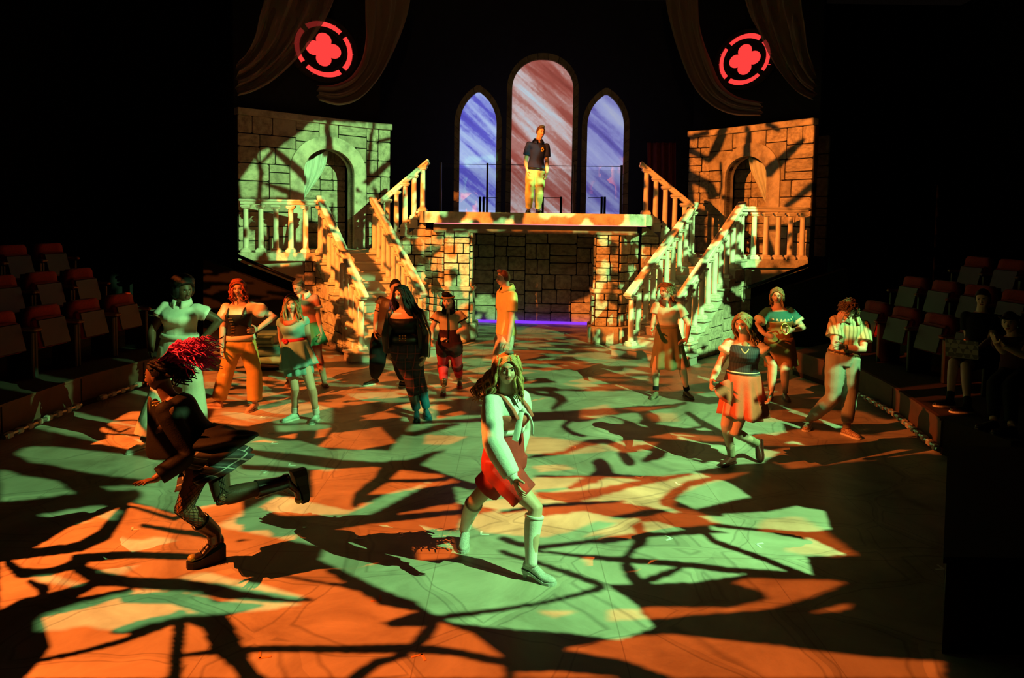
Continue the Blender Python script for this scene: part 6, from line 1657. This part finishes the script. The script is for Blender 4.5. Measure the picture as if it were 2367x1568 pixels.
# --- orange light
O_LIT = [
 [(0, 1300), (20, 1290), (90, 1262), (150, 1225), (225, 1195), (300, 1163), (345, 1172), (400, 1190), (440, 1185), (470, 1170), (560, 1160), (560, 1230), (620, 1225), (650, 1265), (740, 1265), (800, 1215), (960, 1180), (1060, 1162), (1064, 1232), (960, 1240), (860, 1262), (780, 1285), (840, 1305), (830, 1312), (740, 1314), (800, 1350), (880, 1400), (960, 1415), (880, 1440), (900, 1450), (1000, 1450), (1020, 1440), (1100, 1470), (1150, 1510), (1165, 1530), (1165, 1568), (0, 1568)],
 [(720, 1088), (860, 1080), (1020, 1098), (1060, 1115), (1000, 1130), (900, 1145), (800, 1190), (650, 1192), (600, 1172), (640, 1150), (725, 1150)],
 [(735, 1033), (770, 1002), (880, 988), (915, 1025), (830, 1040)], [(985, 1005), (1080, 1010), (1040, 1028), (980, 1028)], [(570, 984), (690, 984), (680, 1015), (640, 1010), (570, 1000)], [(565, 995), (600, 1015), (640, 1022), (565, 1022)], [(735, 995), (765, 990), (750, 1010), (730, 1013)],
 [(210, 1028), (250, 1012), (232, 990), (300, 952), (380, 950), (380, 1042), (300, 1040), (240, 1028)],
 [(560, 985), (480, 975), (500, 945), (700, 935), (900, 955), (930, 965), (800, 975), (700, 985)],
 [(1215, 1008), (1290, 1014), (1400, 1030), (1400, 1045), (1300, 1052), (1215, 1050)], [(1400, 1030), (1440, 1018), (1520, 1022), (1500, 1040), (1450, 1048), (1410, 1042)], [(1500, 1010), (1560, 1000), (1660, 1010), (1690, 1022), (1560, 1017)], [(1230, 1078), (1300, 1074), (1330, 1085), (1250, 1092)],
 [(1235, 1105), (1330, 1100), (1480, 1103), (1600, 1096), (1660, 1097), (1735, 1092), (1690, 1106), (1620, 1122), (1560, 1150), (1560, 1172), (1600, 1180), (1680, 1215), (1740, 1232), (1790, 1236), (1780, 1250), (1690, 1262), (1600, 1267), (1480, 1264), (1400, 1258), (1340, 1246), (1380, 1228), (1430, 1210), (1380, 1205), (1310, 1232), (1260, 1242), (1215, 1240), (1120, 1232), (1064, 1204), (1120, 1160), (1200, 1148)],
 [(1240, 1270), (1340, 1284), (1420, 1290), (1340, 1290), (1240, 1280)], [(1405, 1305), (1470, 1308), (1450, 1318), (1410, 1315)],
 [(1345, 945), (1400, 935), (1430, 955), (1380, 968), (1340, 968)], [(1495, 955), (1560, 955), (1570, 975), (1510, 975)], [(1430, 945), (1560, 938), (1480, 952)],
 [(1500, 850), (1640, 878), (1640, 904), (1500, 902)], [(1640, 880), (1790, 865), (1900, 893), (1895, 922), (1790, 915), (1640, 905)], [(1720, 955), (1850, 945), (1900, 950), (1850, 975), (1720, 975)], [(1860, 950), (1985, 950), (2040, 970), (2120, 992), (2100, 1000), (1985, 985), (1870, 975)],
 [(1720, 1010), (1850, 992), (2000, 1006), (2060, 1005), (2130, 1020), (2172, 1050), (2030, 1045), (1900, 1034), (1760, 1030)], [(1790, 1048), (1880, 1055), (2020, 1065), (1900, 1069), (1780, 1062)],
 [(1480, 1410), (1500, 1404), (1690, 1405), (1780, 1385), (1760, 1366), (1700, 1350), (1720, 1338), (1930, 1342), (1950, 1350), (1880, 1378), (1780, 1408), (1600, 1422), (1500, 1432)],
 [(1300, 1502), (1430, 1476), (1540, 1466), (1760, 1490), (2000, 1520), (2175, 1530), (2175, 1568), (1560, 1568), (1440, 1525)], [(1190, 1555), (1300, 1553), (1430, 1568), (1190, 1568)], [(1880, 1418), (1930, 1402), (1970, 1395), (1950, 1412)],
 [(1240, 1413), (1335, 1413), (1283, 1430)], [(1405, 1410), (1475, 1408), (1492, 1432), (1405, 1436)],
]
O_BR = [
 ([(0, 1285), (90, 1277), (180, 1266), (240, 1238), (290, 1170)], [30, 22, 22, 26, 14]), ([(180, 1292), (290, 1283), (440, 1288), (480, 1290)], [22, 18, 16, 14]), ([(20, 1302), (48, 1325), (110, 1324), (190, 1302)], [14, 24, 18, 18]),
 ([(165, 1305), (230, 1338), (300, 1347), (420, 1354), (520, 1368), (640, 1384), (720, 1388)], [20, 34, 26, 30, 34, 22, 8]), ([(330, 1215), (400, 1228), (480, 1238)], [8, 12, 16]), ([(300, 1170), (400, 1200), (430, 1190)], [6, 10, 8]),
 ([(70, 1345), (100, 1360), (100, 1378)], [10, 22, 12]),
 ([(0, 1428), (60, 1402), (150, 1378), (215, 1350)], [26, 36, 30, 16]), ([(0, 1440), (40, 1450), (60, 1490), (20, 1540), (0, 1568)], [50, 80, 70, 70, 60]),
 ([(90, 1410), (200, 1392), (300, 1366)], [40, 26, 14]), ([(290, 1385), (400, 1382), (470, 1400), (505, 1410), (600, 1400)], [20, 30, 40, 40, 10]),
 ([(55, 1535), (170, 1512), (280, 1484), (380, 1444), (410, 1425)], [10, 10, 12, 16, 16]), ([(260, 1462), (330, 1450), (400, 1430)], [10, 34, 22]), ([(418, 1420), (410, 1500), (404, 1568)], [20, 20, 22]),
 ([(430, 1428), (500, 1440), (520, 1490), (560, 1540), (590, 1575)], [20, 46, 50, 34, 34]), ([(420, 1516), (520, 1504), (640, 1500), (780, 1502), (965, 1500), (1050, 1508), (1165, 1532)], [8, 16, 17, 18, 24, 18, 20]), ([(960, 1495), (985, 1465), (1005, 1445)], [22, 24, 14]), ([(815, 1572), (870, 1532), (940, 1515)], [22, 20, 12]),
 ([(905, 1080), (880, 1110), (830, 1145), (820, 1170)], [30, 22, 16, 10]), ([(830, 1155), (900, 1150), (1000, 1132), (1090, 1122)], [20, 16, 14, 14]), ([(890, 1112), (980, 1112), (1030, 1108)], [8, 8, 10]),
 ([(560, 1205), (650, 1210), (800, 1210), (900, 1200), (1060, 1184)], [20, 26, 20, 16, 12]), ([(560, 1255), (640, 1262), (760, 1262), (870, 1248)], [18, 18, 18, 6]), ([(560, 1310), (640, 1330), (760, 1350), (880, 1362)], [10, 6, 6, 30]),
 ([(220, 1002), (330, 1008), (380, 992)], [3, 4, 3]), ([(240, 975), (300, 972), (380, 972)], 3), ([(245, 985), (275, 1000), (300, 990)], [10, 4, 3]),
 ([(1240, 1136), (1310, 1130)], [8, 5]), ([(1249, 1170), (1340, 1165), (1430, 1160)], [10, 8, 5]), ([(1420, 1198), (1500, 1185), (1560, 1180)], [10, 16, 4]), ([(1160, 1182), (1240, 1172)], [8, 8]),
 ([(1850, 985), (1960, 992), (2000, 1000), (2100, 1012)], [10, 10, 8, 8]), ([(1720, 1040), (1900, 1050), (2050, 1055)], [12, 12, 6]), ([(1640, 900), (1760, 893)], 8),
]
# --- patterns on the set (photo pixels): green on the left wall, orange on the right wall
GW = [[(600, 352), (655, 330), (720, 284), (902, 290), (902, 470), (868, 520), (820, 520), (700, 455), (556, 458), (552, 420)], [(560, 470), (700, 470), (690, 560), (560, 560)]]
GWB = [([(605, 325), (650, 362), (705, 415)], [10, 18, 24]), ([(755, 285), (757, 350)], [12, 20]), ([(860, 290), (850, 370), (848, 440)], [8, 12, 12]), ([(590, 360), (602, 400), (597, 460)], [6, 14, 14]), ([(610, 425), (650, 440), (700, 460)], [8, 16, 20]), ([(790, 480), (850, 420), (905, 370)], [22, 18, 14]), ([(700, 300), (650, 330), (600, 380)], [4, 12, 8]), ([(870, 330), (905, 320)], 10)]
OW = [[(1590, 296), (1885, 278), (1878, 610), (1700, 610), (1690, 500), (1610, 480), (1600, 400)]]
OWB = [([(1678, 300), (1655, 350), (1640, 372), (1600, 350)], [20, 24, 14, 18]), ([(1733, 300), (1730, 365)], [12, 20]), ([(1858, 325), (1820, 360), (1780, 400)], [12, 22, 28]), ([(1880, 430), (1850, 455), (1820, 478)], [18, 16, 14]), ([(1598, 410), (1640, 430), (1662, 480), (1690, 530)], [26, 26, 26, 30]), ([(1668, 380), (1672, 430), (1660, 480)], [8, 8, 10]), ([(1800, 300), (1780, 290)], 14), ([(1640, 310), (1600, 320)], 12), ([(1690, 540), (1880, 520)], 14), ([(1760, 500), (1790, 600)], [14, 22])]
PTH = {'o': np.array([.52, .46, .60, .28, .48, .30, .40, .50, .30, .32, .40, .32, .38, .36] + [.4] * 8), 'g': np.array([.02, .60, .36, .58, .28, .62, .55, .55, .56, .46, .45, .42, .48, .42] + [.45] * 8)}
MAN = [(1212, 332), (1222, 325), (1236, 318), (1236, 292), (1264, 292), (1264, 320), (1271, 335), (1271, 412), (1256, 414), (1252, 494), (1213, 494), (1211, 415)]
def ray_hits(L, D, people=True):
    """first proxy surface met by each ray: returns photo pixels and a surface code"""
    n = D.shape[0]; T = np.full(n, 1e9); code = np.zeros(n, int)
    t = -L[2] / np.minimum(D[:, 2], -1e-6); P = L + D * t[:, None]
    ok = (D[:, 2] < -1e-6) & (np.abs(P[:, 0]) < 6.2) & (P[:, 1] > 2.2) & (P[:, 1] < 17.2); T[ok] = t[ok]; code[ok] = 1
    xa, xb = atY(1094, 600, 14.6)[0], atY(1371, 600, 14.6)[0]
    def wall(A, B, z0, z1, c, slope=None):
        A = np.array(A[:2]); B = np.array(B[:2]); e = B - A; Ln = np.linalg.norm(e); e = e / Ln; nn = np.array([-e[1], e[0]])
        den = D[:, :2] @ nn; den = np.where(np.abs(den) < 1e-9, 1e-9, den); t = (nn @ (A - L[:2])) / den; P = L + D * t[:, None]; s = (P[:, :2] - A) @ e
        zt = z1 if slope is None else slope[0] + (slope[1] - slope[0]) * s / Ln
        ok = (t > 0) & (s > 0) & (s < Ln) & (P[:, 2] > z0) & (P[:, 2] < zt) & (t < T)
        if c == 7: ok &= ~((P[:, 0] > xa) & (P[:, 0] < xb) & (P[:, 2] < 2.28))
        T[ok] = t[ok]; code[ok] = c
    wall(WA_L, WB_L, ZL, ZT, 2); wall(WB_L, WR_L, ZL, ZT, 2); wall(WA_R, WB_R, ZL, ZT, 3); wall(WR_R, WA_R, ZL, ZT, 3)
    wall(lp[0], lp[1], ZL - .2, ZL + 1.1, 4); wall(rp_[0], rp_[1], ZL - .2, ZL + 1.1, 5)
    wall(LO, LO + Ld * 2.65, 0, 9, 6, (1.2, 2.95)); wall(LI, LI + Ld * 2.65, 0, 9, 6, (1.2, 2.95)); wall(RO_, RO_ + Rd * 2.65, 0, 9, 6, (1.2, 2.95)); wall(RI, RI + Rd * 2.65, 0, 9, 6, (1.2, 2.95))
    wall(PS(-.9, .3, 0), PS(PW + .9, .3, 0), 0, ZP, 7); wall(PS(-.02, 0, 0), PS(PW + .02, 0, 0), 2.38, ZP + .02, 11); wall(atY(1205, 400, 14.7), atY(1275, 400, 14.7), ZP, ZP + 1.9, 8); wall(atY(872, 450, 15.2), atY(992, 450, 15.2), ZL, ZP + 1.1, 10); wall(atY(1480, 450, 15.05), atY(1605, 450, 15.05), ZL, ZP + 1.1, 10); wall(ab[0], ab[1], 0, 2.4, 9)
    if people:
        for i, (Q, gx, gy, zf, H) in enumerate(CAST):
            if zf == ZD: continue
            A = np.array([Q.pel[0], Q.pel[1]]); B = np.array([Q.neck[0], Q.neck[1]]); Cn = (A + B) / 2
            dh = D[:, :2]; t = ((Cn - L[:2]) @ dh.T) / np.sum(dh * dh, 1); Pq = L + D * t[:, None]
            ds = np.linalg.norm(Pq[:, :2] - Cn, axis=1); ok = (t > 0) & (t < T + .5) & (ds < .27) & (Pq[:, 2] > zf + .25) & (Pq[:, 2] < zf + H + .05); T[ok] = t[ok]; code[ok] = 20 + i
    P = L + D * np.minimum(T, 1e3)[:, None]; d = P - CAM; w = d @ _f
    return CX + F * (d @ _r) / w, CY - F * (d @ _u) / w, code, P
def mask(kind, x, y, code, P, part):
    lit = np.zeros(x.shape, bool); fl_ = (code == 1)
    LIT, BR = (G_LIT, G_BR) if kind == 'g' else (O_LIT, O_BR)
    f = np.zeros(x.shape, bool)
    jx = x + 1.6 * (vnoise(x / 14, y / 9, 3) - .5) * 2; jy = y + 1.0 * (vnoise(x / 14, y / 9, 4) - .5) * 2
    for p in LIT: f |= in_poly(jx, jy, p)
    for p, w in BR: f &= ~near(jx, jy, p, w, 1.6)
    if kind == 'g':
        for p in G_HOLE: f &= ~in_poly(jx, jy, p)
        for p in G_ADD: f |= in_poly(jx, jy, p)
    # upper stage: fine streaks
    up = (y < 945) & (x > 470) & (x < 1700) & ~((y > 905) & (x > 1180))
    s = 11 if kind == 'g' else 23
    st = leafy(P[:, 0], P[:, 1], .55, .20, s, .47 if kind == 'o' else .50)
    if kind == 'o': st |= (x > 1500) & (y < 905) & leafy(P[:, 0], P[:, 1], .6, .25, s, .36)
    if kind == 'g': st &= (x < 1500)
    f = np.where(up, st | (f & (y > 905)), f)
    lit |= fl_ & f
    pe = code >= 20
    lit |= pe & leafy(P[:, 0] + P[:, 1] * .6, P[:, 2], .36, .30, s + 2 + code % 7, PTH[kind][np.clip(code - 20, 0, 19)])
    if part == 'floor': return lit
    lit[:] = False; sc = 1.0
    lit |= (code >= 20) & (P[:, 2] > 2.5) & leafy(x, y, 24, 24, s, .42)
    big = leafy(x, y, 34, 34, s + 5, .40); fine = leafy(x, y, 22, 26, s + 8, .42)
    if kind == 'g':
        g = np.zeros(x.shape, bool)
        for p in GW: g |= in_poly(x, y, p)
        for p, w in GWB: g &= ~near(x, y, p, w)
        lit |= (code == 2) & g
        lit |= (code == 9) & in_poly(x, y, [(1080, 680), (1150, 685), (1200, 750), (1080, 750)]) & leafy(x, y, 26, 20, 7, .42)
        lit |= (code == 4) & leafy(x, y, 30, 34, 3, .46); lit |= (code == 5) & (x < 1760) & big
        lit |= (code == 6) & leafy(x, y, 26, 26, 9, .47)
        lit |= (code == 7) & leafy(x, y, 26, 26, 14, .50); lit |= (code == 11) & ((x > 1445) | leafy(x, y, 30, 30, 6, .62)); lit |= (code == 8) & (y > 385) & in_poly(x, y, MAN) & leafy(x, y, 22, 22, 15, .42)
        lit |= (code == 10) & (y < 560) & (x < 1200) & leafy(x, y, 22, 22, 4, .46)
    else:
        g = np.zeros(x.shape, bool)
        for p in OW: g |= in_poly(x, y, p)
        for p, w in OWB: g &= ~near(x, y, p, w)
        lit |= (code == 3) & g
        lit |= (code == 9) & in_poly(x, y, [(1318, 705), (1380, 680), (1380, 752), (1325, 748)])
        lit |= (code == 4) & (x > 640) & leafy(x, y, 30, 30, 8, .44); lit |= (code == 5) & leafy(x, y, 34, 34, 5, .38)
        lit |= (code == 6) & leafy(x, y, 28, 28, 18, .44)
        lit |= (code == 7) & leafy(x, y, 30, 30, 19, .46); lit |= (code == 11) & (x < 1455) & leafy(x, y, 60, 60, 2, .38); lit |= (code == 10) & (y < 560) & leafy(x, y, 24, 24, 13, .40); lit |= (code == 8) & in_poly(x, y, MAN) & (leafy(x, y, 26, 26, 12, .45) | ((y < 322) & (x > 1220)))
    return lit
def gobo(lab, light, L, aim, kind, part='floor', dist=.6, half=.62, N=1100):
    root = thing('stage_spotlight', lab, 'stage light', L)
    ax = _nrm(aim - L); sx = _nrm(np.cross(ax, (0, 0, 1))); sy = np.cross(sx, ax)
    c = (np.arange(N) + .5) / N * 2 * half - half; U, V = np.meshgrid(c, c)
    D = ax[None] * dist + U.reshape(-1, 1) * sx[None] + V.reshape(-1, 1) * sy[None]
    x, y, code, P = ray_hits(L, D, part == 'floor'); lit = mask(kind, x, y, code, P, part).reshape(N, N)
    vs = []; fs = []; h = half / N
    for j in range(N):
        row = lit[j]; i = 0
        while i < N:
            if row[i]: i += 1; continue
            k = i
            while k < N and not row[k]: k += 1
            a, b = c[i] - h, c[k - 1] + h; lo, hi = c[j] - h * 1.001, c[j] + h * 1.001; o = len(vs)
            for (u, v) in ((a, lo), (b, lo), (b, hi), (a, hi)): vs.append(L + ax * dist + sx * u + sy * v)
            fs.append((o, o + 1, o + 2, o + 3)); i = k
    MB().add(vs, fs).build('gobo_plate', BLACKM, root, normals=False)
    # lamp housing behind the light
    q = L - ax * .12
    MB().tube([q - ax * .35, q - ax * .3, q, q + ax * .05], [.06, .12, .14, .14], 18).build('housing', BLACKM, root, True)
    MB().tube([q - sx * .2, q - sx * .2 + np.array([0, 0, .35]), q + sx * .2 + np.array([0, 0, .35]), q + sx * .2], .015, 8).build('yoke', BLACKM, root)
    light.parent = root; light.location = (0, 0, 0)
gobo('stage spotlight with leafy gobo and orange gel, high on the left', orange_light, L_ORANGE, AIM_O, 'o')
gobo('stage spotlight with leafy gobo and green gel, high on the right', green_light, L_GREEN, AIM_G, 'g')
gobo('stage spotlight with leafy gobo and orange gel, aimed at the castle set', orange_set, L_ORANGE2, AIM_O2, 'o', 'set', half=.36, N=640)
gobo('stage spotlight with leafy gobo and green gel, aimed at the castle set', green_set, L_GREEN2, AIM_G2, 'g', 'set', half=.36, N=640)
